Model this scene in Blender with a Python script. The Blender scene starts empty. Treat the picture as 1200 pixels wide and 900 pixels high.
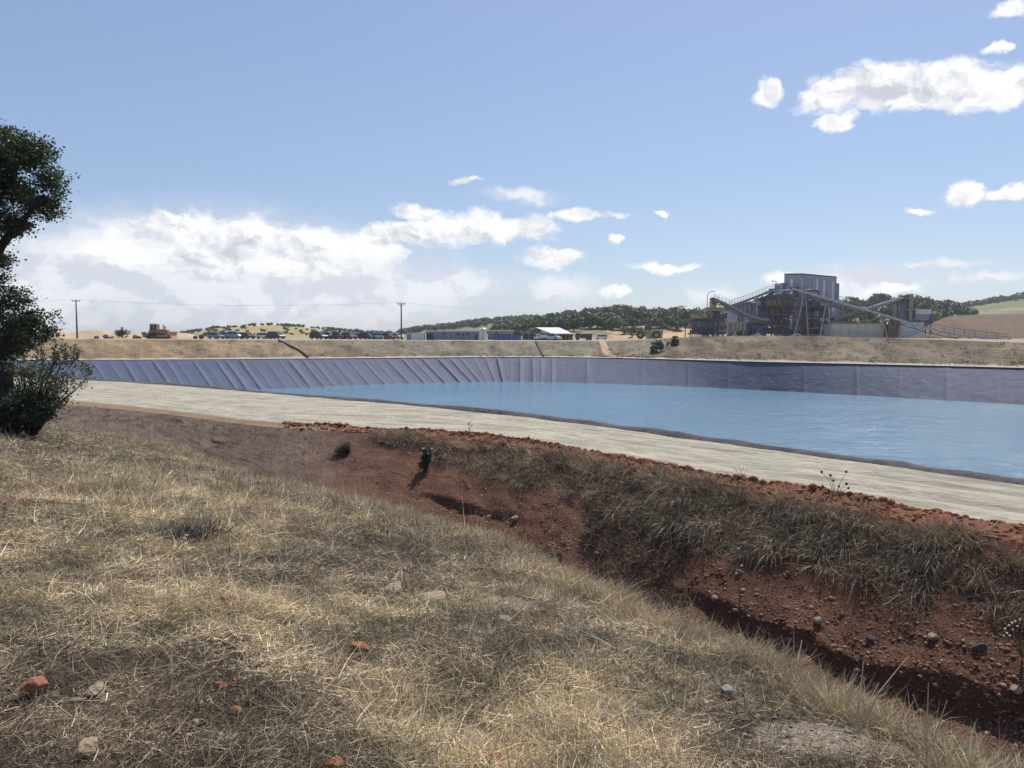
import bpy, bmesh, math, random
import numpy as np
from mathutils import Vector, Matrix
random.seed(7); rng = np.random.default_rng(11)
scene = bpy.context.scene
COL = scene.collection
R = math.radians

# ------------------------------------------------------------------ camera, light, sky
EYE = 1.65; FPX = 901.0; PITCH = math.atan(56/FPX)
cam_data = bpy.data.cameras.new('camera'); cam = bpy.data.objects.new('camera', cam_data); COL.objects.link(cam)
cam.location = (0, 0, EYE); cam.rotation_euler = (math.pi/2 - PITCH, 0, 0)
cam_data.sensor_width = 36.0; cam_data.lens = 36.0*FPX/1200.0
cam_data.clip_start = 0.1; cam_data.clip_end = 9000
scene.camera = cam

SUN_AZ, SUN_EL = R(28), R(57)          # azimuth measured from +Y towards +X
sun_dir = Vector((math.sin(SUN_AZ)*math.cos(SUN_EL), math.cos(SUN_AZ)*math.cos(SUN_EL), math.sin(SUN_EL)))
sd = bpy.data.lights.new('sun', 'SUN'); sd.energy = 3.8; sd.angle = R(0.55); sd.color = (1.0, 0.95, 0.87)
sun = bpy.data.objects.new('sun', sd); COL.objects.link(sun)
sun.rotation_euler = sun_dir.to_track_quat('Z', 'Y').to_euler(); sun.location = (40, 60, 90)

scene.view_settings.view_transform = 'Standard'; scene.view_settings.look = 'None'
scene.view_settings.exposure = 0.54; scene.view_settings.gamma = 1.0
try: scene.view_settings.use_curve_mapping = False
except Exception: pass
scene.cycles.use_denoising = True
scene.cycles.max_bounces = 5; scene.cycles.diffuse_bounces = 2; scene.cycles.glossy_bounces = 2
scene.cycles.transmission_bounces = 3; scene.cycles.volume_bounces = 0; scene.cycles.transparent_max_bounces = 6

def unproj_dir(px, py):
    u = (px-600.0)/FPX; v = (450.0-py)/FPX
    c, s = math.cos(PITCH), math.sin(PITCH)
    return np.array([u, c + v*s, -s + v*c])
def at_z(px, py, z):
    d = unproj_dir(px, py); t = (z-EYE)/d[2]
    return np.array([0, 0, EYE]) + d*t
def at_y(px, py, Y):
    d = unproj_dir(px, py); t = Y/d[1]
    return np.array([0, 0, EYE]) + d*t

class NT:
    """small wrapper to write node trees"""
    def __init__(s, tree): s.t = tree; s.n = tree.nodes; s.l = tree.links
    def node(s, typ, **kw):
        n = s.n.new(typ)
        for k, v in kw.items(): setattr(n, k, v)
        return n
    def put(s, sock, v):
        if v is None: return
        if isinstance(v, bpy.types.NodeSocket): s.l.new(v, sock)
        else:
            try: sock.default_value = v
            except Exception:
                sock.default_value = (v[0], v[1], v[2], 1.0) if len(v) == 3 else v
    def m(s, op, a, b=None, c=None, clamp=False):
        n = s.node('ShaderNodeMath', operation=op); n.use_clamp = clamp
        s.put(n.inputs[0], a); s.put(n.inputs[1], b); s.put(n.inputs[2], c); return n.outputs[0]
    def vm(s, op, a, b=None, c=None, out=0):
        n = s.node('ShaderNodeVectorMath', operation=op)
        s.put(n.inputs[0], a); s.put(n.inputs[1], b)
        if c is not None: s.put(n.inputs[2], c)
        return n.outputs[out]
    def noise(s, vec, scale, detail=4, rough=0.55, dist=0.0, out=0):
        n = s.node('ShaderNodeTexNoise'); s.put(n.inputs['Vector'], vec)
        n.inputs['Scale'].default_value = scale; n.inputs['Detail'].default_value = detail
        n.inputs['Roughness'].default_value = rough; n.inputs['Distortion'].default_value = dist
        return n.outputs[out]
    def ramp(s, fac, stops, interp='LINEAR'):
        n = s.node('ShaderNodeValToRGB'); s.put(n.inputs[0], fac); r = n.color_ramp; r.interpolation = interp
        while len(r.elements) < len(stops): r.elements.new(0.5)
        for e, (p, c) in zip(r.elements, stops):
            e.position = p; e.color = (c, c, c, 1) if not hasattr(c, '__len__') else (*c[:3], 1)
        return n.outputs[0]
    def mix(s, fac, a, b, mode='MIX'):
        n = s.node('ShaderNodeMix', data_type='RGBA', blend_type=mode)
        s.put(n.inputs[0], fac); s.put(n.inputs[6], a); s.put(n.inputs[7], b); return n.outputs[2]
    def sstep(s, x, a, b):
        n = s.node('ShaderNodeMapRange', interpolation_type='SMOOTHSTEP'); s.put(n.inputs[0], x)
        n.inputs[1].default_value = a; n.inputs[2].default_value = b; return n.outputs[0]
    def comb(s, x, y, z):
        n = s.node('ShaderNodeCombineXYZ'); s.put(n.inputs[0], x); s.put(n.inputs[1], y); s.put(n.inputs[2], z); return n.outputs[0]
    def sep(s, v):
        n = s.node('ShaderNodeSeparateXYZ'); s.put(n.inputs[0], v); return n.outputs

# ---- world: Nishita sky plus far cumulus laid out by azimuth and elevation
world = bpy.data.worlds.new('World'); scene.world = world; world.use_nodes = True
w = NT(world.node_tree); w.n.clear()
sky = w.node('ShaderNodeTexSky', sky_type='NISHITA')
sky.sun_disc = False; sky.sun_elevation = SUN_EL; sky.sun_rotation = SUN_AZ
sky.altitude = 300; sky.air_density = 1.0; sky.dust_density = 0.8; sky.ozone_density = 1.6
tc = w.node('ShaderNodeTexCoord')
dx, dy, dz = w.sep(tc.outputs['Generated'])
az = w.m('ARCTAN2', dx, dy); el = w.m('ARCSINE', dz)
def px_ang(px, py):
    d = unproj_dir(px, py); d = d/np.linalg.norm(d)
    return math.atan2(d[0], d[1]), math.asin(d[2])
p0 = w.comb(az, el, 0.0)
wn = w.noise(w.vm('MULTIPLY', p0, (1, 1.5, 1)), 9.0, 2, 0.5, out=1)
wn2 = w.noise(w.vm('MULTIPLY', p0, (1, 1.3, 1)), 38.0, 4, 0.6, out=1)
pw = w.vm('ADD', p0, w.vm('MULTIPLY', w.vm('SUBTRACT', wn, (0.5, 0.5, 0.5)), (0.05, 0.028, 0)))
pw = w.vm('ADD', pw, w.vm('MULTIPLY', w.vm('SUBTRACT', wn2, (0.5, 0.5, 0.5)), (0.034, 0.024, 0)))
def cloud_field(ells, k=0.25, pw=pw):
    acc = None
    for (px, py, hw, hh) in ells:
        a, e = px_ang(px, py); a2, _ = px_ang(px+hw, py); _, e2 = px_ang(px, py-hh)
        ia, ie = 1/max(1e-4, abs(a2-a)), 1/max(1e-4, abs(e2-e))
        L = w.vm('LENGTH', w.vm('MULTIPLY_ADD', pw, (ia, ie, 0), (-a*ia, -e*ie, 0)), out=1)
        acc = L if acc is None else w.m('SMOOTH_MIN', acc, L, k)
    return w.m('SUBTRACT', 1.0, acc)
BRIGHT = [(1060,108,105,26),(1030,92,55,22),(1150,108,85,32),(968,118,46,26),(1000,108,50,26),(1105,100,75,28),(1215,100,60,28),(985,145,30,10),
 (898,104,22,19),(1186,12,30,15),(1174,58,13,7),(1131,224,30,17),(1186,222,32,9),(1076,241,22,7),
 (546,211,24,6),(683,250,52,8),(716,281,12,6),(780,314,46,9),(720,343,18,7),(778,246,7,4),
 (650,301,44,14),(545,268,100,20),(485,246,32,11),(600,268,60,16),(470,275,50,18),
 (215,266,62,24),(290,275,70,26),(370,288,70,24),(430,290,55,22),(140,296,60,20),(520,270,60,22),(250,300,90,22),(350,312,90,20),
 (958,332,60,9),(1040,343,45,8),(915,326,28,8)]
FAINT = [(240,322,250,72),(150,300,120,50),(60,330,110,70),(400,335,130,50),(90,300,90,45),(610,230,44,9),(575,335,40,9),(660,338,45,16),(520,335,80,25),
 (1000,330,90,18),(840,345,60,10),(1090,312,60,6),(1150,325,60,7)]
off = [(-700,250,200,40),(-1200,300,260,50),(1700,260,160,40),(2300,330,220,40)]
fb = w.noise(w.vm('MULTIPLY', pw, (1, 1.4, 1)), 26.0, 6, 0.62)
fb2 = w.noise(w.vm('ADD', w.vm('MULTIPLY', pw, (1, 1.4, 1)), (0.006, 0.012, 0)), 26.0, 6, 0.62)
fbig = w.noise(w.vm('MULTIPLY', p0, (1, 1.6, 1)), 7.0, 4, 0.6)
fB = cloud_field(BRIGHT+off); fF = cloud_field(FAINT, 0.4)
fieldB = w.m('ADD', fB, w.m('MULTIPLY', w.m('SUBTRACT', fb, 0.46), 1.7))
aB = w.sstep(fieldB, -0.02, 0.58)
fieldF = w.m('ADD', fF, w.m('MULTIPLY', w.m('SUBTRACT', fbig, 0.5), 1.3))
aF = w.m('MULTIPLY', w.sstep(fieldF, -0.45, 0.75), 0.88)
relief = w.m('MULTIPLY', w.m('SUBTRACT', fb, fb2), 5.0)
fl1 = w.noise(w.vm('MULTIPLY', pw, (1, 1.6, 1)), 11.0, 3, 0.5); fl2 = w.noise(w.vm('ADD', w.vm('MULTIPLY', pw, (1, 1.6, 1)), (0.01, 0.035, 0)), 11.0, 3, 0.5)
relief = w.m('ADD', w.m('MULTIPLY', relief, 0.6), w.m('MULTIPLY', w.m('SUBTRACT', fl1, fl2), 2.2))
fUp = cloud_field(BRIGHT, 0.25, w.vm('ADD', pw, (0.006, 0.017, 0)))
core = w.m('MULTIPLY', w.sstep(w.m('ADD', fUp, w.m('MULTIPLY', w.m('SUBTRACT', fb2, 0.5), 1.8)), 0.05, 0.9), w.sstep(fieldB, 0.3, 0.9))
shade = w.m('ADD', w.m('SUBTRACT', 1.0, w.m('MULTIPLY', core, 0.72)), relief, clamp=True)
colB = w.mix(shade, (3.9, 4.05, 4.6, 1), (6.45, 6.45, 6.4, 1))
colF = (5.0, 5.12, 5.6, 1)
skyc = w.mix(1.0, w.mix(0.48, sky.outputs[0], (1.95, 2.45, 3.75, 1)), (0.87, 0.885, 0.91, 1), 'MULTIPLY')
colF = w.mix(w.sstep(w.m('ADD', fb, w.m('MULTIPLY', w.m('SUBTRACT', fl1, fl2), 1.5)), 0.40, 0.62), (4.55, 4.7, 5.25, 1), (5.9, 5.95, 6.15, 1))
c1 = w.mix(aF, skyc, colF); c2 = w.mix(aB, c1, colB)
bg = w.node('ShaderNodeBackground'); w.put(bg.inputs[0], c2); bg.inputs[1].default_value = 0.11
wo = w.node('ShaderNodeOutputWorld'); w.l.new(bg.outputs[0], wo.inputs[0])
world.cycles.sampling_method = 'MANUAL'; world.cycles.sample_map_resolution = 512

# ------------------------------------------------------------------ helpers
def tag(o, label=None, cat=None, group=None, kind=None):
    if label: o['label'] = label
    if cat: o['category'] = cat
    if group: o['group'] = group
    if kind: o['kind'] = kind
    return o
def link(name, me, mat=None, parent=None):
    o = bpy.data.objects.new(name, me); COL.objects.link(o)
    if mat is not None and len(me.materials) == 0: me.materials.append(mat)
    if parent is not None: o.parent = parent
    return o
def empty(name, loc=(0,0,0), rz=0.0, label=None, cat=None, group=None, kind=None):
    o = bpy.data.objects.new(name, None); COL.objects.link(o); o.location = loc; o.rotation_euler = (0,0,rz); o.empty_display_size = 0.3
    return tag(o, label, cat, group, kind)
KIDS = {}
def copy_tree(o, parent=None):
    c = o.copy(); COL.objects.link(c)
    if parent is not None:
        c.parent = parent
    for ch in [x for x in COL.objects if x.parent == o]: copy_tree(ch, c)
    return c

def np_mesh(name, V, F, mat=None, col=None, uv=None, smooth=False, parent=None):
    """V (n,3); F (m,k) one polygon size; col (n,3) point colours; uv (n,2)"""
    me = bpy.data.meshes.new(name); V = np.asarray(V, np.float32); F = np.asarray(F, np.int32); k = F.shape[1]
    me.vertices.add(len(V)); me.vertices.foreach_set('co', V.ravel())
    me.loops.add(F.size); me.loops.foreach_set('vertex_index', F.ravel())
    me.polygons.add(len(F)); me.polygons.foreach_set('loop_start', np.arange(0, F.size, k, dtype=np.int32))
    if smooth: me.polygons.foreach_set('use_smooth', np.ones(len(F), bool))
    me.update(calc_edges=True)
    if col is not None:
        a = me.color_attributes.new('tint', 'FLOAT_COLOR', 'POINT')
        a.data.foreach_set('color', np.concatenate([col, np.ones((len(col), 1))], 1).astype(np.float32).ravel())
    if uv is not None:
        u = me.uv_layers.new(name='UVMap'); u.data.foreach_set('uv', np.asarray(uv, np.float32)[F.ravel()].ravel())
    return link(name, me, mat, parent)

_perm = rng.random((256, 256)).astype(np.float64)
def vnoise(x, y):
    x = np.asarray(x, float); y = np.asarray(y, float)
    xi = np.floor(x).astype(int); yi = np.floor(y).astype(int); fx = x-xi; fy = y-yi
    fx = fx*fx*(3-2*fx); fy = fy*fy*(3-2*fy)
    a = _perm[xi & 255, yi & 255]; b = _perm[(xi+1) & 255, yi & 255]; c = _perm[xi & 255, (yi+1) & 255]; d = _perm[(xi+1) & 255, (yi+1) & 255]
    return (a*(1-fx)+b*fx)*(1-fy) + (c*(1-fx)+d*fx)*fy - 0.5
def fbm(x, y, oct=4, g=0.5):
    s = 0; a = 1.0
    for i in range(oct):
        s = s + a*vnoise(np.asarray(x)*(2**i)+17.3*i, np.asarray(y)*(2**i)+9.1*i); a *= g
    return s
def spline(k, Y):
    """natural cubic spline through rows of Y at integer parameters, evaluated at k"""
    Y = np.asarray(Y, float); Y = Y[:, None] if Y.ndim == 1 else Y; n = len(Y)
    A = np.eye(n); B = np.zeros_like(Y)
    for i in range(1, n-1):
        A[i, i-1:i+2] = (1, 4, 1); B[i] = 6*(Y[i+1]-2*Y[i]+Y[i-1])
    M = np.linalg.solve(A, B); k = np.clip(k, 0, n-1); i = np.minimum(k.astype(int), n-2); t = (k-i)[:, None]
    return (1-t)*Y[i] + t*Y[i+1] + ((t**3-t)*M[i+1] + ((1-t)**3-(1-t))*M[i])/6
def grid_faces(ns, nt):
    i, j = np.meshgrid(np.arange(ns-1), np.arange(nt-1), indexing='ij'); a = (i*nt+j).ravel()
    return np.stack([a, a+nt, a+nt+1, a+1], 1)
def loft(name, P, mat, uv=None, smooth=True, parent=None, flip=False, col=None):
    ns, nt = P.shape[:2]; F = grid_faces(ns, nt)
    if flip: F = F[:, ::-1]
    return np_mesh(name, P.reshape(-1, 3), F, mat, uv=None if uv is None else uv.reshape(-1, 2), smooth=smooth, parent=parent, col=col)
def sample_grid(P, n, wfun):
    """random points on a lofted grid, weighted by area times wfun(face centre, u, v)"""
    ns, nt = P.shape[:2]
    A, B, C_, D = P[:-1, :-1], P[1:, :-1], P[1:, 1:], P[:-1, 1:]
    area = np.linalg.norm(np.cross(C_-A, D-B), axis=2)/2; cen = (A+B+C_+D)/4
    ii, jj = np.meshgrid(np.arange(ns-1)/(ns-1), np.arange(nt-1)/(nt-1), indexing='ij')
    wgt = np.maximum((area*wfun(cen, ii, jj)).ravel(), 0); wgt = wgt/wgt.sum()
    f = rng.choice(len(wgt), n, p=wgt); r, s = rng.random((n, 1)), rng.random((n, 1))
    g = lambda Q: Q.reshape(-1, 3)[f]
    pts = g(A)*(1-r)*(1-s)+g(B)*r*(1-s)+g(C_)*r*s+g(D)*(1-r)*s
    nor = np.cross(g(B)-g(A), g(D)-g(A)); nor /= np.linalg.norm(nor, axis=1, keepdims=True)+1e-9
    nor[nor[:, 2] < 0] *= -1
    return pts, nor, (f//(nt-1)+r[:, 0])/(ns-1), (f % (nt-1)+s[:, 0])/(nt-1)

def blades(P, D, L, W, bend, col, segs=3):
    """grass blades: base points P, unit start direction D, length L, width W, bend vector; returns V,F(tris),colours"""
    n = len(P); side = np.cross(D, rng.normal(size=(n, 3))); side /= np.linalg.norm(side, axis=1, keepdims=True)+1e-9
    rows = []
    for k in range(segs+1):
        t = k/segs; c = P + D*(L*t)[:, None] + bend*(t*t)
        ww = (W*(1-t**1.5)*0.5)[:, None]
        if k < segs: rows += [c-side*ww, c+side*ww]
        else: rows.append(c)
    nv = 2*segs+1; V = np.stack(rows, 1).reshape(-1, 3); base = np.arange(n)[:, None]*nv; T = []
    for k in range(segs-1):
        T += [[2*k, 2*k+1, 2*k+3], [2*k, 2*k+3, 2*k+2]]
    T.append([2*segs-2, 2*segs-1, 2*segs])
    F = (base[:, :, None] + np.array(T)[None]).reshape(-1, 3)
    return V, F, np.repeat(col, nv, axis=0)
def join_soup(parts):
    V, F, Cc, o = [], [], [], 0
    for v, f, c in parts: V.append(v); F.append(f+o); Cc.append(c); o += len(v)
    return np.concatenate(V), np.concatenate(F), np.concatenate(Cc)
def leaf_soup(P, N, size, asp, col):
    """one leaf = two triangles folded along the midrib"""
    n = len(P); u = np.cross(N, rng.normal(size=(n, 3))); u /= np.linalg.norm(u, axis=1, keepdims=True)+1e-9; v = np.cross(N, u)
    s = size[:, None]; a = P-u*s*asp; b = P+v*s*0.5+N*s*0.12; c = P+u*s*asp; d = P-v*s*0.5+N*s*0.12
    V = np.stack([a, b, c, d], 1).reshape(-1, 3); k = np.arange(n)[:, None]*4
    F = np.concatenate([k+[[0, 1, 2]], k+[[0, 2, 3]]]); return V, F, np.repeat(col, 4, axis=0)
def rand_unit(n):
    v = rng.normal(size=(n, 3)); return v/np.linalg.norm(v, axis=1, keepdims=True)

class MB:
    """collects simple solids and links them as ONE mesh object"""
    def __init__(s): s.v = []; s.f = []
    def add(s, V, F):
        o = len(s.v); s.v += [tuple(map(float, p)) for p in V]; s.f += [tuple(i+o for i in f) for f in F]; return s
    def hexa(s, b, t):
        """b, t: four points each, counter-clockwise"""
        return s.add(list(b)+list(t), [(3,2,1,0),(4,5,6,7),(0,1,5,4),(1,2,6,5),(2,3,7,6),(3,0,4,7)])
    def box(s, c, d, rz=0.0, M=None):
        x, y, z = d[0]/2, d[1]/2, d[2]/2; cs, sn = math.cos(rz), math.sin(rz)
        P = [(-x,-y,-z),(x,-y,-z),(x,y,-z),(-x,y,-z),(-x,-y,z),(x,-y,z),(x,y,z),(-x,y,z)]
        Q = [(c[0]+p[0]*cs-p[1]*sn, c[1]+p[0]*sn+p[1]*cs, c[2]+p[2]) for p in P]
        return s.hexa(Q[:4], Q[4:])
    def bar(s, p, q, r, n=6, r2=None, caps=True):
        p, q = Vector(p), Vector(q); d = (q-p)
        if d.length < 1e-6: return s
        d.normalize(); u = d.orthogonal().normalized(); v = d.cross(u); r2 = r if r2 is None else r2
        A = [p+(u*math.cos(2*math.pi*i/n)+v*math.sin(2*math.pi*i/n))*r for i in range(n)]
        B = [q+(u*math.cos(2*math.pi*i/n)+v*math.sin(2*math.pi*i/n))*r2 for i in range(n)]
        F = [(i, (i+1) % n, n+(i+1) % n, n+i) for i in range(n)]
        if caps: F += [tuple(range(n-1, -1, -1)), tuple(range(n, 2*n))]
        return s.add(A+B, F)
    def tube(s, pts, r, n=6):
        pts = [Vector(p) for p in pts]; rs = r if hasattr(r, '__len__') else [r]*len(pts); o = len(s.v)
        u = None
        for i, p in enumerate(pts):
            d = (pts[min(i+1, len(pts)-1)]-pts[max(i-1, 0)]).normalized()
            u = (d.orthogonal() if u is None else (u-d*u.dot(d))).normalized(); v = d.cross(u)
            s.v += [tuple(p+(u*math.cos(2*math.pi*k/n)+v*math.sin(2*math.pi*k/n))*rs[i]) for k in range(n)]
        for i in range(len(pts)-1):
            for k in range(n):
                a = o+i*n+k; b = o+i*n+(k+1) % n; s.f.append((a, b, b+n, a+n))
        s.f.append(tuple(o+k for k in range(n-1, -1, -1))); e = o+(len(pts)-1)*n; s.f.append(tuple(e+k for k in range(n)))
        return s
    def prism(s, poly, axis, a, b):
        """extrude a 2-D polygon; axis 'x': poly=(y,z); 'y': poly=(x,z); 'z': poly=(x,y)"""
        g = {'x': lambda p, k: (k, p[0], p[1]), 'y': lambda p, k: (p[0], k, p[1]), 'z': lambda p, k: (p[0], p[1], k)}[axis]
        n = len(poly); V = [g(p, a) for p in poly]+[g(p, b) for p in poly]
        return s.add(V, [tuple(range(n-1, -1, -1)), tuple(range(n, 2*n))]+[(i, (i+1) % n, n+(i+1) % n, n+i) for i in range(n)])
    def build(s, name, mat, parent=None, smooth=False, bevel=0.0):
        me = bpy.data.meshes.new(name); me.from_pydata(s.v, [], s.f)
        bm = bmesh.new(); bm.from_mesh(me)
        if bevel > 0: bmesh.ops.bevel(bm, geom=list(bm.edges), offset=bevel, segments=1, affect='EDGES', clamp_overlap=True)
        bmesh.ops.recalc_face_normals(bm, faces=bm.faces); bm.to_mesh(me); bm.free()
        if smooth: me.polygons.foreach_set('use_smooth', [True]*len(me.polygons))
        me.update(); return link(name, me, mat, parent)

# ------------------------------------------------------------------ materials
def new_mat(name):
    m = bpy.data.materials.new(name); m.use_nodes = True; t = NT(m.node_tree); t.n.clear()
    o = t.node('ShaderNodeOutputMaterial'); return m, t, o
def soil(name, stops, scale=1.0, bump=0.3, bscale=8.0, streak=None, stops2=None, rough=0.95, speck=None):
    """earth: fbm ramp, optional streaks along UV, fine bump"""
    m, t, o = new_mat(name); c = t.node('ShaderNodeTexCoord'); vec = c.outputs['Object']
    n1 = t.noise(vec, scale, 6, 0.62, 0.4); n2 = t.noise(vec, scale*7.3, 5, 0.6)
    f = t.m('ADD', t.m('MULTIPLY', n1, 0.65), t.m('MULTIPLY', n2, 0.35)); col = t.ramp(f, stops)
    hgt = t.noise(vec, bscale, 6, 0.65)
    if streak:
        su, sv, amt, dark = streak
        uvv = t.vm('MULTIPLY', c.outputs['UV'], (su, sv, 1)); ns = t.noise(uvv, 1.0, 5, 0.6, 0.3)
        col = t.mix(t.m('MULTIPLY', t.sstep(ns, 0.42, 0.68), amt), col, dark)
        hgt = t.m('ADD', hgt, t.m('MULTIPLY', ns, 0.7))
    if speck:
        vo = t.node('ShaderNodeTexVoronoi'); t.put(vo.inputs['Vector'], vec); vo.inputs['Scale'].default_value = speck[0]
        k = t.sstep(vo.outputs['Distance'], speck[2], speck[2]*0.6)
        col = t.mix(t.m('MULTIPLY', k, t.sstep(t.noise(vec, speck[0]*0.23, 2), 0.45, 0.6)), col, speck[1])
    b = t.node('ShaderNodeBsdfPrincipled'); t.put(b.inputs['Base Color'], col); b.inputs['Roughness'].default_value = rough
    b.inputs['Specular IOR Level'].default_value = 0.15
    bu = t.node('ShaderNodeBump'); bu.inputs['Strength'].default_value = bump; bu.inputs['Distance'].default_value = 0.25
    t.put(bu.inputs['Height'], hgt); t.l.new(bu.outputs[0], b.inputs['Normal']); t.l.new(b.outputs[0], o.inputs[0]); return m
def paint(name, col, rough=0.55, metal=0.0, wear=0.25, scale=0.7, corr=None, dirt=(0.22, 0.19, 0.15)):
    """weathered painted or sheet metal surface; corr = (ribs per metre) corrugation by bump"""
    m, t, o = new_mat(name); c = t.node('ShaderNodeTexCoord'); vec = c.outputs['Object']
    n = t.noise(vec, scale, 5, 0.65, 0.3); st = t.noise(t.vm('MULTIPLY', vec, (1.5, 1.5, 0.25)), scale*3, 4, 0.6)
    f = t.m('MULTIPLY', t.sstep(t.m('ADD', t.m('MULTIPLY', n, 0.5), t.m('MULTIPLY', st, 0.5)), 0.42, 0.72), wear)
    cc = t.mix(f, (*col, 1), (*dirt, 1))
    b = t.node('ShaderNodeBsdfPrincipled'); t.put(b.inputs['Base Color'], cc); b.inputs['Roughness'].default_value = rough; b.inputs['Metallic'].default_value = metal
    h = t.noise(vec, 6.0, 3)
    bu = t.node('ShaderNodeBump'); bu.inputs['Strength'].default_value = 0.15; bu.inputs['Distance'].default_value = 0.05
    if corr:
        x, y, z = t.sep(vec)
        s1 = t.m('SINE', t.m('MULTIPLY', t.m('ADD', x, y), corr*6.283)); h = t.m('ADD', t.m('MULTIPLY', s1, 0.5), t.m('MULTIPLY', h, 0.2)); bu.inputs['Strength'].default_value = 0.5
    t.put(bu.inputs['Height'], h); t.l.new(bu.outputs[0], b.inputs['Normal']); t.l.new(b.outputs[0], o.inputs[0]); return m
def foliage(name, trans=0.3, gain=1.0, rough=0.6):
    m, t, o = new_mat(name); a = t.node('ShaderNodeVertexColor'); a.layer_name = 'tint'; col = a.outputs[0]
    d = t.node('ShaderNodeBsdfPrincipled'); t.put(d.inputs['Base Color'], col); d.inputs['Roughness'].default_value = rough; d.inputs['Specular IOR Level'].default_value = 0.25
    tr = t.node('ShaderNodeBsdfTranslucent'); t.put(tr.inputs[0], col)
    mx = t.node('ShaderNodeMixShader'); mx.inputs[0].default_value = trans; t.l.new(d.outputs[0], mx.inputs[1]); t.l.new(tr.outputs[0], mx.inputs[2]); t.l.new(mx.outputs[0], o.inputs[0]); return m
def glass_dark(name):
    m, t, o = new_mat(name); b = t.node('ShaderNodeBsdfPrincipled'); b.inputs['Base Color'].default_value = (0.03, 0.04, 0.05, 1); b.inputs['Roughness'].default_value = 0.08
    t.l.new(b.outputs[0], o.inputs[0]); return m

def split_soil(m, axis_rng, tint, amt=1.0, axis=0):
    """shift the earth's own colour gradually across the site (different ground on the two sides)"""
    t = NT(m.node_tree); b = [n for n in t.n if n.type == 'BSDF_PRINCIPLED'][0]; src = b.inputs['Base Color'].links[0].from_socket
    c = t.node('ShaderNodeTexCoord'); x = t.sep(c.outputs['Object'])[axis]; nz = t.noise(c.outputs['Object'], 0.15, 4)
    f = t.sstep(t.m('ADD', x, t.m('MULTIPLY', t.m('SUBTRACT', nz, .5), abs(axis_rng[1]-axis_rng[0])*.9)), *axis_rng)
    t.put(b.inputs['Base Color'], t.mix(t.m('MULTIPLY', f, amt), src, t.mix(1.0, src, (*tint, 1), 'MULTIPLY'))); return m
M_meadow = soil('meadow_soil', [(0.25, (0.030, 0.024, 0.018)), (0.45, (0.065, 0.050, 0.035)), (0.6, (0.13, 0.098, 0.065)), (0.8, (0.27, 0.21, 0.14))], 0.9, 0.8, 14.0)
M_bank = soil('red_bank', [(0.25, (0.115, 0.056, 0.036)), (0.45, (0.185, 0.090, 0.058)), (0.6, (0.26, 0.132, 0.086)), (0.8, (0.34, 0.21, 0.15))], 0.9, 1.0, 17.0,
              streak=(1.6, 0.35, 0.5, (0.10, 0.055, 0.04, 1)), speck=(26.0, (0.30, 0.20, 0.14, 1), 0.27))
split_soil(M_bank, (-2.5, -8.5), (1.12, 1.62, 1.95))
M_shoulder = soil('red_shoulder', [(0.25, (0.16, 0.055, 0.028)), (0.5, (0.27, 0.11, 0.06)), (0.75, (0.33, 0.17, 0.105))], 1.2, 0.8, 12.0)
split_soil(M_shoulder, (-4.5, -9.0), (1.1, 1.8, 2.1))
M_road = soil('dirt_road', [(0.25, (0.30, 0.275, 0.215)), (0.45, (0.40, 0.37, 0.30)), (0.6, (0.50, 0.455, 0.35)), (0.8, (0.35, 0.32, 0.25))], 0.5, 0.8, 5.0, streak=(0.55, 2.2, 0.6, (0.22, 0.19, 0.145, 1)))
M_far_bank = soil('grey_bank', [(0.28, (0.085, 0.075, 0.06)), (0.42, (0.155, 0.135, 0.105)), (0.55, (0.215, 0.185, 0.14)), (0.72, (0.31, 0.265, 0.19))], 0.16, 1.0, 1.6, streak=(0.45, 0.10, 0.7, (0.10, 0.088, 0.07, 1)))
split_soil(M_far_bank, (-8, -55), (1.5, 1.25, 0.98)); split_soil(M_far_bank, (12, 30), (1.0, .93, .85))
def ruts(m):
    """two packed wheel tracks and a loose middle on the track"""
    t = NT(m.node_tree); b = [n for n in t.n if n.type == 'BSDF_PRINCIPLED'][0]; src = b.inputs['Base Color'].links[0].from_socket
    c = t.node('ShaderNodeTexCoord'); v = t.sep(c.outputs['UV'])[1]; wob = t.noise(t.vm('MULTIPLY', c.outputs['UV'], (.08, .5, 1)), 1.0, 4, .6); vv = t.m('ADD', v, t.m('MULTIPLY', t.m('SUBTRACT', wob, .5), 1.6))
    k = t.m('MULTIPLY', t.m('ADD', t.m('SINE', t.m('MULTIPLY', vv, 4.2)), 1.0), .5); k = t.m('MULTIPLY', t.sstep(k, .55, .95), t.sstep(t.noise(c.outputs['Object'], .9, 4, .65), .40, .62))
    t.put(b.inputs['Base Color'], t.mix(t.m('MULTIPLY', k, .65), src, (.23, .20, .155, 1)))
ruts(M_road)
def ledge_mix(m):
    t = NT(m.node_tree); b = [n for n in t.n if n.type == 'BSDF_PRINCIPLED'][0]; src = b.inputs['Base Color'].links[0].from_socket
    c = t.node('ShaderNodeTexCoord'); v = t.sep(c.outputs['UV'])[1]; f = t.sstep(t.m('ADD', v, t.m('MULTIPLY', t.m('SUBTRACT', t.noise(c.outputs['Object'], .5, 3), .5), 1.2)), 2.3, 1.6); t.put(b.inputs['Base Color'], t.mix(f, src, (.44, .40, .31, 1)))
ledge_mix(M_far_bank)
M_plateau = soil('plateau_dirt', [(0.3, (0.22, 0.18, 0.13)), (0.6, (0.34, 0.28, 0.20))], 0.05, 0.4, 1.0)
M_hill = soil('hill_dry_grass', [(0.3, (0.155, 0.155, 0.06)), (0.45, (0.26, 0.23, 0.10)), (0.6, (0.37, 0.27, 0.13)), (0.8, (0.45, 0.29, 0.15))], 0.03, 0.4, 0.4)
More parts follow.
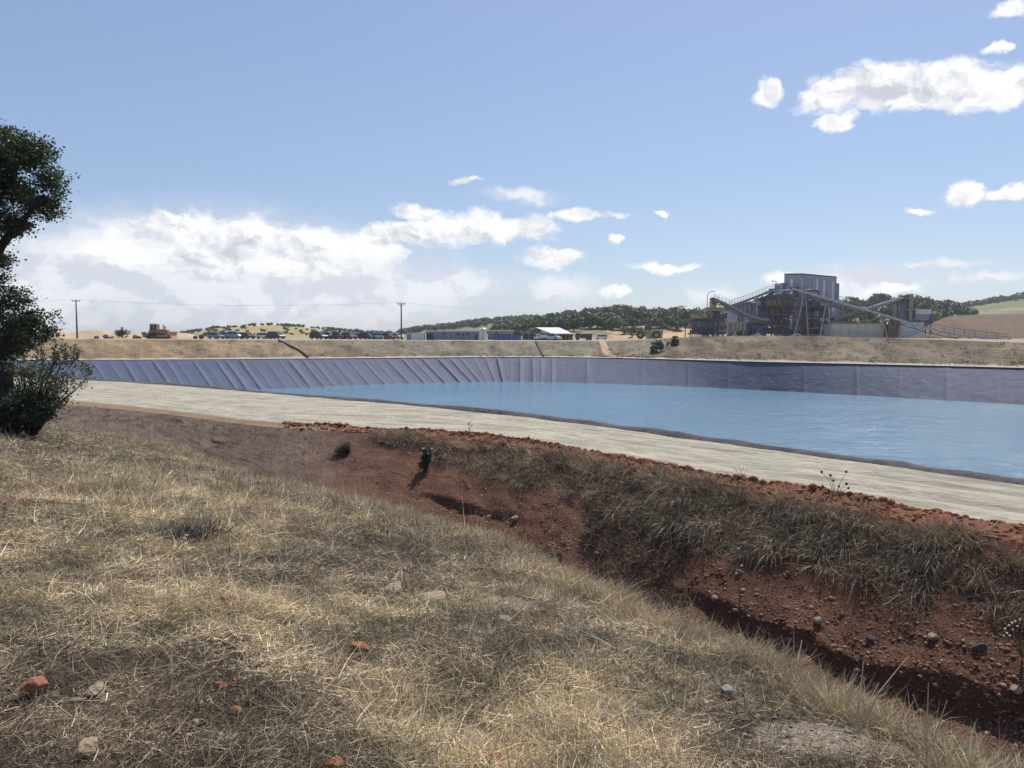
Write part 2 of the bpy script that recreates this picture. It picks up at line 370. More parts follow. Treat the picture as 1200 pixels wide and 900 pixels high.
M_scrub = soil('hill_scrub', [(0.3, (0.10, 0.11, 0.055)), (0.46, (0.17, 0.16, 0.08)), (0.53, (0.44, 0.30, 0.15)), (0.8, (0.55, 0.34, 0.17))], 0.045, 0.5, 0.5)
M_pale_hill = soil('hill_pale_scrub', [(0.3, (0.11, 0.125, 0.06)), (0.5, (0.17, 0.17, 0.085)), (0.62, (0.27, 0.23, 0.12)), (0.8, (0.40, 0.30, 0.17))], 0.03, 0.5, 0.4)
M_spoil = soil('spoil_heap', [(0.3, (0.34, 0.26, 0.17)), (0.6, (0.47, 0.38, 0.26))], 0.12, 0.9, 1.0)
M_waste = soil('waste_slope', [(0.3, (0.075, 0.055, 0.042)), (0.5, (0.135, 0.096, 0.068)), (0.7, (0.20, 0.125, 0.085))], 0.06, 0.9, 0.7, streak=(0.12, 0.05, 0.6, (0.10, 0.08, 0.065, 1)))
M_rock_red = soil('rock_red', [(0.3, (0.26, 0.10, 0.055)), (0.6, (0.40, 0.19, 0.11))], 9.0, 0.6, 25.0)
M_rock_tan = soil('rock_tan', [(0.3, (0.30, 0.22, 0.15)), (0.6, (0.46, 0.36, 0.26))], 9.0, 0.6, 25.0)
M_rock_grey = soil('rock_grey', [(0.3, (0.24, 0.21, 0.18)), (0.6, (0.40, 0.37, 0.33))], 9.0, 0.6, 25.0)
M_rock_dark = soil('rock_dark', [(0.3, (0.06, 0.055, 0.055)), (0.6, (0.13, 0.115, 0.11))], 9.0, 0.6, 25.0)
M_bark = soil('bark', [(0.3, (0.025, 0.02, 0.016)), (0.6, (0.07, 0.058, 0.046))], 5.0, 1.0, 14.0)
def stain(m, spots):
    """soil showing through in patches of their own colour: (centre, radii, colour)"""
    t = NT(m.node_tree); b = [n for n in t.n if n.type == 'BSDF_PRINCIPLED'][0]; c = t.node('ShaderNodeTexCoord'); col = b.inputs['Base Color'].links[0].from_socket; nz = t.noise(c.outputs['Object'], 4.0, 5, .65)
    for (x, y), (rx, ry), cc in spots:
        L = t.vm('LENGTH', t.vm('MULTIPLY', t.vm('SUBTRACT', c.outputs['Object'], (x, y, 0)), (1/rx, 1/ry, 0)), out=1); k = t.sstep(t.m('ADD', L, t.m('MULTIPLY', t.m('SUBTRACT', nz, .5), 1.6)), 1.15, .6); col = t.mix(t.m('MULTIPLY', k, .9), col, (*cc, 1))
    t.put(b.inputs['Base Color'], col)
_s1, _s2, _s3, _s4 = at_z(965, 872, -.42), at_z(22, 624, -.85), at_z(135, 612, -.9), at_z(600, 722, -1.0)
stain(M_meadow, [(_s1[:2], (.40, .26), (.40, .345, .26)), (_s2[:2], (.75, .45), (.34, .13, .07)), (_s3[:2], (.5, .3), (.30, .12, .07)), (_s4[:2], (.35, .3), (.40, .34, .26))])
M_grass = foliage('dry_grass', 0.16); M_leaf = foliage('oak_leaves', 0.34, rough=0.42); M_far_leaf = foliage('far_leaves', 0.15)
_t = NT(M_far_leaf.node_tree); _oi = _t.node('ShaderNodeObjectInfo'); _vc = [n for n in _t.n if n.type == 'VERTEX_COLOR'][0]
_cc = _t.mix(1.0, _vc.outputs[0], _t.ramp(_oi.outputs['Random'], [(0, (.72, .72, .68)), (.6, (1.15, 1.15, 1.0)), (1, (1.75, 1.6, 1.25))]), 'MULTIPLY')
for n in list(_t.n):
    if n.type == 'BSDF_PRINCIPLED': _t.put(n.inputs['Base Color'], _cc)
    if n.type == 'BSDF_TRANSLUCENT': _t.put(n.inputs[0], _cc)
def tinted(name):
    m, t, o = new_mat(name); a = t.node('ShaderNodeVertexColor'); a.layer_name = 'tint'; c = t.node('ShaderNodeTexCoord'); d = t.node('ShaderNodeBsdfDiffuse')
    t.put(d.inputs[0], t.mix(t.m('MULTIPLY', t.noise(c.outputs['Object'], 40, 3), .6), a.outputs[0], (.12, .06, .04, 1))); t.l.new(d.outputs[0], o.inputs[0]); return m
M_pebble = tinted('pebbles')
# ------------------------------------------------------------------ terrain tables: M meadow edge, F foot of the cut, C crest, S shoulder/road edge, E pond edge
ZR = -1.85; ZW = -5.45
ST = [ # px, M(y,z), F(y,z), Cy, Sy, Ey, B(x,y)
 (-400, 478,-1.0, 474,-1.1, 448,446,424, -150,20), (-150, 488,-1.3, 484,-1.4, 458,455,431, -110,5), (0, 496,-1.6, 491,-1.75, 468,464,438, -80,-3),
 (100, 505,-2.05, 502,-2.1, 476,471,445, -60,-8), (200, 525,-2.45, 521,-2.55, 486,481,451.5, -45,-10), (300, 561,-2.75, 556,-2.95, 499,493,460, -35,-11),
 (400, 582,-2.35, 574,-3.2, 506,500,468, -27,-11.5), (500, 612,-1.9, 604,-3.6, 512,505.5,477, -21,-12), (600, 647,-1.5, 638,-3.8, 522,515,487.5, -16,-12),
 (700, 692,-1.1, 686,-3.9, 539,531,498.5, -12,-12), (850, 762,-.75, 753,-4.0, 569,558,519.5, -8,-12), (1000, 832,-.5, 818,-4.1, 598,583,541, -5,-12),
 (1150, 900,-.35, 883,-4.2, 628,609,562, -2.5,-12)]
Mp, Fp, Cp, Sp, Ep, Bp = [], [], [], [], [], []
def zmb(x, y): return 0.12-0.03*max(0, -x*0.1)
for (px, my, mz, fy, fz, cy, sy, ey, bx, by) in ST:
    Mp.append(at_z(px, my, mz)); Fp.append(at_z(px, fy, fz)); Cp.append(at_z(px, cy, ZR-0.02)); Sp.append(at_z(px, sy, ZR)); Ep.append(at_z(px, ey, ZR)); Bp.append((bx, by, 0))
ext = [((2.6,2.2,-.3),(8.3,9.2,-4.2),(9.7,11.7,ZR-.02),(10.4,12.6,ZR),(13.2,16.3,ZR),(0,-12,0)),
       ((3.6,-1,-.2),(10.8,5.4,-4.2),(12.3,8,ZR-.02),(13.0,8.9,ZR),(16.3,12,ZR),(2,-12,0)),
       ((6,-6,-.2),(14.5,0,-4.2),(16,2.7,ZR-.02),(16.8,3.5,ZR),(20.5,6,ZR),(5,-12,0))]
for e in ext:
    for L, p in zip((Mp, Fp, Cp, Sp, Ep, Bp), e): L.append(np.array(p, float))
NS = len(Mp)
# meadow height: thin plate spline through control points
ctrl = [(0,0,0),(0,3.2,-.22),(-14.3,22,-.95),(-30,20,-.6),(-10,5,-.05),(-20,10,-.2),(-60,30,-1.0),(0,-10,.3),(-12,-12,.3),(-45,0,.2),(5,-9,.0),(-5,10,-.62),(-3,6,-.38),(-8,14,-.92),(-90,20,-.3),(-150,20,0)]
ctrl = np.array(ctrl+[tuple(p) for p in Mp])
def _U(r2): return np.where(r2 > 1e-9, 0.5*r2*np.log(np.maximum(r2, 1e-9)), 0)
K = _U(((ctrl[:, None, :2]-ctrl[None, :, :2])**2).sum(2)) + np.eye(len(ctrl))*2.0
Pm = np.concatenate([np.ones((len(ctrl), 1)), ctrl[:, :2]], 1)
AA = np.block([[K, Pm], [Pm.T, np.zeros((3, 3))]]); WT = np.linalg.solve(AA, np.concatenate([ctrl[:, 2], np.zeros(3)]))
def zmeadow(x, y):
    x = np.asarray(x, float); y = np.asarray(y, float); sh = x.shape; q = np.stack([x.ravel(), y.ravel()], 1)
    z = np.zeros(len(q))
    for a in range(0, len(q), 20000):
        s = q[a:a+20000]; z[a:a+20000] = _U(((s[:, None]-ctrl[None, :, :2])**2).sum(2)) @ WT[:-3] + WT[-3] + s @ WT[-2:]
    z = z.reshape(sh)
    return z + 0.10*fbm(x*0.45, y*0.45, 3) + 0.10*fbm(x*1.7, y*1.7, 4)*np.clip(1.3-np.hypot(x, y)/40, .3, 1)
def sample_k(step_near=0.14):
    kk = np.linspace(0, NS-1, 4000); c = spline(kk, Cp); m = spline(kk, Mp)
    d = np.minimum(np.linalg.norm(c, axis=1), np.linalg.norm(m, axis=1)*2.2); ds = np.linalg.norm(np.diff(c, axis=0), axis=1)
    dens = ds/np.clip(0.011*d[:-1], 0.10, 1.2); s = np.concatenate([[0], np.cumsum(dens)])
    return np.interp(np.linspace(0, s[-1], int(s[-1])+1), s, kk)
kk = sample_k(); NK = len(kk)
Mc, Fc, Cc_, Sc, Ec, Bc = [spline(kk, L) for L in (Mp, Fp, Cp, Sp, Ep, Bp)]
slen = np.concatenate([[0], np.cumsum(np.linalg.norm(np.diff(Cc_, axis=0), axis=1))])
pxk = np.interp(kk, np.arange(NS), [s[0] for s in ST]+[1350, 1650, 2000])

# meadow sheet
tt = np.linspace(0, 1, 190)**1.15
P = Mc[:, None, :]*(1-tt)[None, :, None] + Bc[:, None, :]*tt[None, :, None]
P[:, :, 2] = zmeadow(P[:, :, 0], P[:, :, 1])
P[:, 0, 2] -= 0.0
MEAD = P
meadow = loft('meadow', P, M_meadow, uv=P[:, :, :2], flip=False); tag(meadow, 'sloping meadow covered with dry cut grass beside the ditch', kind='structure')

# ditch and red bank, from the meadow edge down to the foot and up to the crest
nh, nb = 10, 84
uh = np.linspace(0, 1, nh)[:-1]; ub = np.linspace(0, 1, nb)
Mz = Mc.copy(); Mz[:, 2] = MEAD[:, 0, 2]
Ph = Mz[:, None]*(1-uh)[None, :, None] + Fc[:, None]*uh[None, :, None]
conv = np.clip((pxk-380)/200, 0, 1)[:, None]
Ph[:, :, 2] = Mz[:, 2:3] + (Fc[:, 2:3]-Mz[:, 2:3])*(uh[None]**(1.0+0.9*conv*0))
Pb = Fc[:, None]*(1-ub)[None, :, None] + Cc_[:, None]*ub[None, :, None]
S2 = slen[:, None]; U2 = ub[None, :]
# erosion scarp low on the bank, stepping back where water undercut it
us = 0.23 + 0.10*fbm(S2*0.35, S2*0+3, 3) + 0.04*fbm(S2*1.7, S2*0+9, 3)
hs = np.clip((pxk[:, None]-760)/120, 0, 1)*0.20 + np.exp(-((pxk[:, None]-540)/55.0)**2)*0.15
lin = U2; low = np.clip(U2/us, 0, 1)*np.maximum(us-hs*0.75, 0.02)*0.6
g = np.where(U2 < us-0.02, low, np.where(U2 < us+0.012, low+(us-low)*np.clip((U2-us+0.02)/0.032, 0, 1), lin))
g = lin*(1-np.clip(hs*6, 0, 1)) + g*np.clip(hs*6, 0, 1)
Pb[:, :, 2] = Fc[:, 2:3] + (Cc_[:, 2:3]-Fc[:, 2:3])*g
fade = np.minimum(1, np.minimum(U2*6, (1-U2)*7))
rill = np.clip((480-pxk)/120, 0, 1)[:, None]
rv = fbm(S2*0.85+U2*1.6, U2*0.5, 3)
Pb[:, :, 2] += fade*(0.22*fbm(S2*0.8, U2*2.5+40, 4)*(1-0.65*rill) + (0.06+.05*rill)*fbm(S2*4, U2*14, 3) - 0.30*rill*np.maximum(0, rv-0.05))
Pb[:, :, :2] += (fade*0.10*fbm(S2*1.3+50, U2*6, 3))[:, :, None]
BANK = Pb
Pall = np.concatenate([Ph, Pb], 1)
vv = np.concatenate([[0], np.cumsum(np.linalg.norm(np.diff(Pall[NK//2], axis=0), axis=1))])
bank = loft('ditch_bank', Pall, M_bank, uv=np.stack(np.broadcast_arrays(S2, vv[None]), 2)); tag(bank, 'stony red earth bank of the ditch below the pale dirt track', kind='structure')

# red shoulder with a low ridge of spoil and the road
def strip(A, B, n, zf, name, mat, label, flip=False):
    t = np.linspace(0, 1, n); Q = A[:, None]*(1-t)[None, :, None]+B[:, None]*t[None, :, None]
    Wd = np.linalg.norm(B-A, axis=1)[:, None]*t[None]; Q[:, :, 2] += zf(S2, Wd, t[None]); o = loft(name, Q, mat, uv=np.stack(np.broadcast_arrays(S2, Wd), 2)); tag(o, label, kind='structure'); return Q
redk = np.clip((pxk[:, None]-270)/120, 0, 1)
SHO = strip(Cc_, Sc, 14, lambda s, w_, t: redk*(0.16*np.exp(-((t-0.72)/0.2)**2)*(0.7+0.9*fbm(s*0.9, w_*0+1, 3)) + 0.05*fbm(s*3, w_*3, 3))*np.minimum(1, (1-t)*8), 'road_shoulder', M_shoulder, 'strip of loose red earth along the near side of the track')
ROAD = strip(Sc, Ec, 40, lambda s, w_, t: 0.03*fbm(s*0.12, w_*2.0, 3)+0.02*fbm(s*1.2, w_*1.2+30, 3)-0.05*np.exp(-((t-.3)/.07)**2)-0.05*np.exp(-((t-.68)/.07)**2), 'dirt_road', M_road, 'pale dirt track along the top of the pond embankment')

# ------------------------------------------------------------------ pond: far liner top, waterline, near inner slope
topk = [(-300,424),(-100,423),(110,422),(250,421.3),(400,420.2),(520,419.1),(600,418.6),(680,418.9),(760,420.5),(880,424.0),(1000,426.6),(1100,429),(1200,431.5),(1400,437),(1700,447)]
watk = [(-300,464),(-100,462.5),(100,461),(200,459.8),(300,456.5),(400,452.0),(500,448.6),(560,447.2),(600,447),(680,448.5),(760,451.3),(880,456.5),(1000,463),(1120,470),(1200,474.2),(1400,486),(1700,506)]
def curve_px(tab):
    xs, ys = [a for a, b in tab], [b for a, b in tab]
    def f(x):
        k = np.interp(x, xs, np.arange(len(xs))); y = np.interp(x, xs, ys)
        y = sum(np.interp(np.asarray(x)+o, xs, ys) for o in (-40, -20, 0, 20, 40))/5; return y
    return f
fT, fW = curve_px(topk), curve_px(watk)
def skew(x): return np.interp(x, [-300, 200, 400, 530, 566, 600], [24, 25, 27, 27, 13, 0])
def Tpt(x): return at_z(x, float(fT(x)), ZR)
def Wpt(x): xb = x+float(skew(x)); return at_z(xb, float(fW(xb)), ZW)
def liner_mat():
    m, t, o = new_mat('pond_liner'); c = t.node('ShaderNodeTexCoord'); vec = c.outputs['Object']
    n = t.noise(vec, 0.22, 5, 0.65, 0.5); n2 = t.noise(vec, 1.6, 4, 0.6)
    st = t.noise(t.vm('MULTIPLY', c.outputs['UV'], (0.9, 0.05, 1)), 1.0, 4, 0.6)
    f = t.m('ADD', t.m('MULTIPLY', n, 0.45), t.m('ADD', t.m('MULTIPLY', n2, 0.2), t.m('MULTIPLY', st, 0.35)))
    col = t.ramp(f, [(0.3, (0.045, 0.057, 0.102)), (0.5, (0.058, 0.072, 0.123)), (0.7, (0.080, 0.092, 0.148))])
    b = t.node('ShaderNodeBsdfPrincipled'); t.put(b.inputs['Base Color'], col); b.inputs['Roughness'].default_value = 0.7; b.inputs['Specular IOR Level'].default_value = 0.25
    bu = t.node('ShaderNodeBump'); bu.inputs['Strength'].default_value = 0.5; bu.inputs['Distance'].default_value = 0.22
    t.put(bu.inputs['Height'], t.noise(vec, 0.7, 5, 0.6, 0.8)); t.l.new(bu.outputs[0], b.inputs['Normal']); t.l.new(b.outputs[0], o.inputs[0]); return m
M_liner = liner_mat()
liner = empty('pond_liner', (0, 0, 0), label='lilac grey plastic liner sheets covering the inner slopes of the pond', kind='structure')
seams = [-260]; x = -260.0
while x < 1640:
    x += rng.uniform(11, 19) if x < 585 else (rng.uniform(9, 16) if x < 640 else rng.uniform(34, 75)); seams.append(x)
for a, b in zip(seams[:-1], seams[1:]):
    left = a < 640; Lw = np.linalg.norm(Tpt(b)-Tpt(a)); jog = rng.uniform(-.5, .5); hh = rng.choice([.07, .14, .21, .30], p=[.3, .3, .25, .15]) if left else rng.choice([.03, .05, .09]); hw = rng.uniform(.09, .15)
    uc = rng.uniform(.3, .55) if left else .5
    cs_ = sorted(set([0.0, .2, .4, .6, .8, 1.0] + [uc+k/Lw for k in (-hw*1.15, 0, .12, .45, .9) if uc+k/Lw < .98] + ([] if left else [.1, .3, .5, .7, .9]))); ns = len(cs_); nt = 15; rng_w = .55 if left else .3; Q = np.zeros((ns, nt, 3)); am = rng.choice([0, 0, 0, .08]) if left else rng.choice([0, .06]); mid = rng.uniform(.2, .6)
    for i, u in enumerate(cs_):
        xx = a+(b-a)*u; T, W_ = Tpt(xx), Wpt(xx); W2 = W_+(W_-T)*0.12
        for j in range(nt):
            t = j/(nt-1); p = T+(W2-T)*t; f = min(1, t*7); dq = (u-uc)*Lw; dd = -dq if dq < 0 else dq*hw/rng_w
            p[2] += f*(hh*max(0, 1-dd/hw)*(.75+.5*float(vnoise(a+t*3, 1.0))) + am*math.exp(-((u-mid-.15*jog*t)/0.09)**2))
            p[2] += f*(0.035+0.08*t*t)*float(fbm(p[0]*0.35, p[1]*0.35+4*t, 3)) + (0.40*max(0, t-0.62)*float(fbm(p[0]*0.9, t*9, 2)) if not left else 0.30*max(0, t-.72)*float(fbm(p[0]*.8, t*8, 2)))
            wob = .07*jog*math.sin(t*5+a); Q[i, j] = p
            if 0 < u < 1: Q[i, j, 0] += wob*f
    # a hem: the next sheet starts a little lower, so the lap shows as a step
    Q[0, 1:, 2] -= 0.02
    uvq = np.stack(np.broadcast_arrays(np.linspace(0, Lw, ns)[:, None]+a*0.2, np.linspace(0, 10, nt)[None]), 2)
    loft('liner_panel', Q, M_liner, uv=uvq, parent=liner, flip=True)
# near side: lip at the road edge and slope under water
stepk = np.arange(0, NK, 6); E6 = Ec[stepk]
tang = np.gradient(E6, axis=0); tang[:, 2] = 0; tang /= np.linalg.norm(tang, axis=1, keepdims=True); nrm = np.stack([-tang[:, 1], tang[:, 0], 0*tang[:, 0]], 1)
nrm *= np.sign((nrm*(E6-Sc[stepk])).sum(1, keepdims=True))
rows = []
for off_, z in ((-0.12, -0.03), (0.05, 0.09), (0.28, 0.12), (0.55, 0.04), (1.2, -0.45), (3.5, -1.7), (8.5, -4.4)):
    q = E6+nrm*(off_+(.35*fbm(slen[stepk]*.55, slen[stepk]*0+7, 4))[:, None]); q[:, 2] = ZR+z+(0.20*fbm(slen[stepk]*0.8, slen[stepk]*0+off_, 4) if z > 0 else 0); rows.append(q)
Q = np.stack(rows, 1)
M_edge = soil('liner_edge', [(0.35, (0.045, 0.045, 0.06)), (0.6, (0.13, 0.12, 0.12))], 1.5, 0.6, 6.0)
loft('liner_edge', Q, M_edge, parent=liner, uv=Q[:, :, :2])

def water_mat():
    m, t, o = new_mat('water'); c = t.node('ShaderNodeTexCoord'); vec = c.outputs['Object']
    b = t.node('ShaderNodeBsdfPrincipled')
    big = t.noise(t.vm('MULTIPLY', vec, (0.03, 0.05, 1)), 1.0, 3, 0.5)
    t.put(b.inputs['Base Color'], t.ramp(big, [(0.35, (0.085, 0.180, 0.265)), (0.65, (0.11, 0.22, 0.305))]))
    b.inputs['Roughness'].default_value = 0.12; b.inputs['IOR'].default_value = 1.33
    h = t.m('ADD', t.noise(t.vm('MULTIPLY', vec, (1.0, 1.6, 1)), 0.9, 6, 0.68, 0.6), t.m('MULTIPLY', t.noise(vec, 0.25, 2, 0.6), 1.2))
    bu = t.node('ShaderNodeBump'); bu.inputs['Strength'].default_value = 0.7; bu.inputs['Distance'].default_value = 0.28
    t.put(bu.inputs['Height'], h); t.l.new(bu.outputs[0], b.inputs['Normal']); t.l.new(b.outputs[0], o.inputs[0]); return m
M_water = water_mat()
xs = np.linspace(-250, 1640, 90)
near = np.array([np.interp(xs, pxk[stepk], (E6+nrm*7.0)[:, i]) for i in range(3)]).T; far = np.array([Wpt(x)+(Wpt(x)-Tpt(x))*-0.10 for x in xs])
t = np.linspace(0, 1, 30); Q = near[:, None]*(1-t)[None, :, None]+far[:, None]*t[None, :, None]; Q[:, :, 2] = ZW
water = loft('water', Q, M_water, uv=Q[:, :, :2]); tag(water, 'blue rippled water filling the lined pond', kind='structure')

# ------------------------------------------------------------------ far embankment and plateau
crest_tab = [(-300,396),(-100,396.5),(60,397.3),(300,398.6),(480,399.2),(640,399.8),(690,400.3),(720,399.6),(752,398.2),(785,396.6),(812,394.2),(900,393.2),(1000,395),(1100,398.2),(1200,401.8),(1400,408),(1700,420)]
fK = curve_px(crest_tab)
run_x = [-300, 640, 680, 700, 725, 760, 800, 825, 1200, 1700]; run_d = [9, 9, 12, 17, 22, 24, 17, 10, 8.5, 8.5]
nx = 460; pxs = np.linspace(-300, 1700, nx); NTB = 22
Tq = np.array([Tpt(x) for x in pxs]); rad = Tq.copy(); rad[:, 2] = 0; rl = np.linalg.norm(rad, axis=1, keepdims=True); rdir = rad/rl
Lg = Tq+rdir*1.3; Lg[:, 2] = ZR+0.04
Kd = rl[:, 0]+1.3+np.interp(pxs, run_x, run_d)
Kq = rdir*Kd[:, None]; yk = fK(pxs)
zK = np.array([EYE+unproj_dir(x, y)[2]/np.linalg.norm(unproj_dir(x, y)[:2])*d for x, y, d in zip(pxs, yk, Kd)]); Kq[:, 2] = zK
t = np.linspace(0, 1, NTB); Q = Lg[:, None]*(1-t)[None, :, None]+Kq[:, None]*t[None, :, None]
fad = np.minimum(1, np.minimum(t*6, (1-t)*9))[None]
sl = np.concatenate([[0], np.cumsum(np.linalg.norm(np.diff(Lg, axis=0), axis=1))])[:, None]
gul = np.exp(-((pxs-712)/24.0)**2)[:, None]
Q[:, :, 2] += fad*(0.55*fbm(sl*0.12, t[None]*1.5, 3)+0.42*fbm(sl*0.45+t[None]*2, t[None]*2+9, 4)+0.16*fbm(sl*1.1, t[None]*6+3, 2) - 0.9*gul*np.sin(t*math.pi)[None])
Q = np.concatenate([(Tq-rdir*0.15)[:, None]+[[[0, 0, 0.05]]], Q], 1)
FARB = Q
vb = np.concatenate([[0], np.cumsum(np.linalg.norm(np.diff(Q[200], axis=0), axis=1))])
farbank = loft('far_embankment', Q, M_far_bank, uv=np.stack(np.broadcast_arrays(sl, vb[None]), 2), flip=True); tag(farbank, 'grey brown earth embankment above the far liner', kind='structure')
rampQ = []
for j in range(1, FARB.shape[1]):
    f = (j-1)/(FARB.shape[1]-2); cx = 723-18*f**.8; row = []
    for k in np.linspace(-1, 1, 7):
        i = (cx+k*(7-3.5*f)+300)/2000*(nx-1); i0 = int(i); q = FARB[i0, j]*(1-(i-i0))+FARB[i0+1, j]*(i-i0); row.append(q+np.array([0, 0, .06-.05*abs(k)]))
    rampQ.append(row)
M_ramp = soil('ramp_earth', [(0.3, (0.30, 0.20, 0.12)), (0.6, (0.45, 0.34, 0.22))], 0.4, 0.6, 2.0)
o = loft('earth_ramp', np.array(rampQ), M_ramp); tag(o, 'sandy orange ramp running down the far bank at the gap', kind='structure')
def plat_px(X, Y): return 600+FPX*X/np.maximum(Y, 1)/1.0*math.cos(PITCH)
def zplat(X, Y):
    px = plat_px(X, Y); d = math.hypot(X, Y); k = float(np.interp(px, pxs, Kd)); z0 = float(np.interp(px, pxs, zK)); s = min(1, max(0, (d-k)/170)); return z0*(1-s)+1.1*s
ring = [0, 1.5, 5, 12, 25, 45, 80, 140, 260, 500, 1000, 1480]
Qp = np.zeros((nx, len(ring), 3))
for j, r in enumerate(ring):
    q = rdir*(Kd+r)[:, None]; s = min(1, r/170); q[:, 2] = zK*(1-s)+1.1*s + (0.06*fbm(q[:, 0]*.3, q[:, 1]*.3, 2) if 0 < r < 100 else 0); Qp[:, j] = q
plateau = loft('plateau', Qp, M_plateau, flip=True); tag(plateau, 'flat dusty yard behind the pond where the cars and sheds stand', kind='structure')
gr = MB(); gr.add([(-1480,-90,-12),(1480,-90,-12),(1480,1480,-12),(-1480,1480,-12)], [(0,1,2,3)]); ground = gr.build('ground', M_hill); tag(ground, 'open dry ground reaching to the horizon', kind='structure')

# ------------------------------------------------------------------ hills (polar ridges standing beyond the yard)
def ridge(name, tab, d0, d1, d2, mat, label, n=220, rough=1.0, z0=1.0, kind='structure'):
    xs_, ys_ = [a for a, b in tab], [b for a, b in tab]; px = np.linspace(xs_[0], xs_[-1], n); y = np.interp(px, xs_, ys_)
    ker = np.hanning(15); ker /= ker.sum(); y = np.convolve(np.pad(y, 7, 'edge'), ker, 'valid')
    zc = np.array([at_y(a, b, d1)[2] for a, b in zip(px, y)]); rows = np.concatenate([np.linspace(0, 1, 26), 1+np.linspace(0.08, 1, 8)])
    Q = np.zeros((n, len(rows), 3))
    for j, r in enumerate(rows):
        d = d0+(d1-d0)*min(r, 1) if r <= 1 else d1+(d2-d1)*(r-1); prof = math.sin(min(r, 1)*math.pi/2)**1.1 if r <= 1 else math.cos((r-1)*math.pi/2)
        X = (px-600)/FPX*d; z = z0+(zc-z0)*prof; bump = rough*(1.6*fbm(X*0.03, np.full(n, d)*0.03, 3)+0.5*fbm(X*.15, np.full(n, d)*.15, 2))*math.sin(min(1, r)*math.pi)
        Q[:, j] = np.stack([X, np.full(n, d), z+bump*np.clip((zc-z0)/8, 0, 1)], 1)
    Q[0, :, 2] = np.minimum(Q[0, :, 2], z0-.5); Q[-1, :, 2] = np.minimum(Q[-1, :, 2], z0-.5)
    o = loft(name, Q, mat, flip=True); tag(o, label, kind=kind); return Q
H_left = ridge('hill', [(195,396),(215,391),(250,385.5),(300,381.8),(330,381.8),(360,384),(395,387.5),(430,390),(475,391.5),(500,394)], 330, 430, 560, M_hill, 'low rounded hill of yellow grass behind the parked cars')
H_mid = ridge('hill', [(455,394),(480,389.5),(520,384),(560,379.5),(600,376),(640,375),(680,374),(720,374),(780,373),(830,372),(900,374),(960,378),(990,382)], 420, 620, 800, M_pale_hill, 'long pale green hill dotted with trees beyond the sheds')
H_wood = ridge('hill', [(560,397),(600,392),(640,383),(665,374),(700,370),(740,372),(770,373.5),(800,375),(850,374),(900,375),(960,373),(1000,360),(1040,359),(1090,362),(1120,368),(1150,380)], 260, 400, 520, M_scrub, 'wooded hill with sandy clearings behind the works', rough=1.5)
H_right = ridge('hill', [(1060,380),(1100,365),(1130,361),(1160,356),(1200,350),(1260,344),(1340,342),(1450,350)], 500, 680, 860, M_pale_hill, 'hazy green hill far beyond the waste slope')
H_waste = ridge('waste_slope', [(1070,393),(1092,378),(1110,370),(1150,368.5),(1200,367.5),(1300,368),(1420,374)], 195, 232, 330, M_waste, 'bare brown waste rock slope beside the works', rough=0.6)
H_spoil = ridge('spoil_heap', [(50,393),(62,386.5),(72,385),(84,390),(96,388),(106,386),(122,386),(132,391),(140,390),(150,390.5),(160,390),(175,391),(192,389.5),(205,389),(222,391),(240,396)], 184, 194, 215, M_spoil, 'pale heaps of dumped spoil at the far side of the yard', rough=0.25)
# ------------------------------------------------------------------ dry grass on the meadow
def in_view(c, m=0.84): return ((np.abs(c[..., 0]) < m*np.maximum(c[..., 1], 0.1)+0.6) & (c[..., 1] > 1.8)).astype(float)
def patch(x, y): return fbm(x*0.55+5, y*0.55+2, 4)
PAL = np.array([[.66,.55,.34],[.55,.44,.26],[.38,.29,.18],[.50,.43,.29],[.26,.19,.13],[.40,.36,.275],[.17,.135,.105],[.52,.36,.20]])
def grass_cols(n, x, y, bias=0.0):
    p = patch(x, y)+bias; r = rng.random(n)+p*1.1+0.04
    idx = np.where(r < 0.30, rng.choice([4, 6, 2], n), np.where(r < 0.62, rng.choice([2, 3, 5], n), rng.choice([0, 1, 7, 3], n)))
    mot = np.exp(1.35*fbm(x*3.1+60, y*3.1, 3)+0.45*fbm(x*.8, y*.8+20, 2))*.9; return PAL[idx]*np.clip(mot, .45, 1.5)[:, None]*np.clip(rng.lognormal(0, .33, (n, 1)), .4, 1.7)
# bare pale stony patch, red earth patch and dark litter patches thin the grass out
STONE_PX = [(48,806,18),(96,828,13),(268,812,10),(279,833,8),(222,864,7),(268,707,9),(460,695,13),(506,709,19),(424,764,11),(554,887,13),(578,897,12),(854,822,11),(88,894,16),(392,895,11)]
BARE = [(at_z(a, b, -.45), h_*.0062, h_*.0062+.05) for a, b, h_ in STONE_PX]+[(at_z(965, 872, -.42), 0.55, 0.30), (at_z(20, 622, -.75), 0.9, 0.35), (at_z(600, 722, -1.0), .35, .3), (at_z(150, 618, -.85), 0.8, .3)]
def bare(x, y):
    v = np.ones(np.shape(x))
    for c, a, b in BARE: v = v*(1-0.93*np.exp(-(((x-c[0])/a)**2+((y-c[1])/b)**2)**1.5))
    return v
def wmead(c, i, j):
    d = np.linalg.norm(c[..., :2], axis=-1); p = patch(c[..., 0], c[..., 1])
    return in_view(c)*np.clip((5.0/np.maximum(d, 2.4))**1.75, 0.025, 2.2)*np.clip(0.85+1.0*p, 0.45, 1.5)*bare(c[..., 0], c[..., 1])
N1 = 215000
Pp, Nn, _, _ = sample_grid(MEAD, N1, wmead); d = np.linalg.norm(Pp, axis=1)
kind = rng.random(N1); sz = np.clip(d/7.0, 0.75, 2.2)
az_ = rng.uniform(0, 2*np.pi, N1) + 0.6*fbm(Pp[:, 0]*1.2, Pp[:, 1]*1.2, 2)
tilt = np.where(kind < 0.42, rng.uniform(0.1, 0.75, N1), np.where(kind < 0.93, rng.uniform(1.15, 1.52, N1), rng.uniform(0.05, 0.5, N1)))
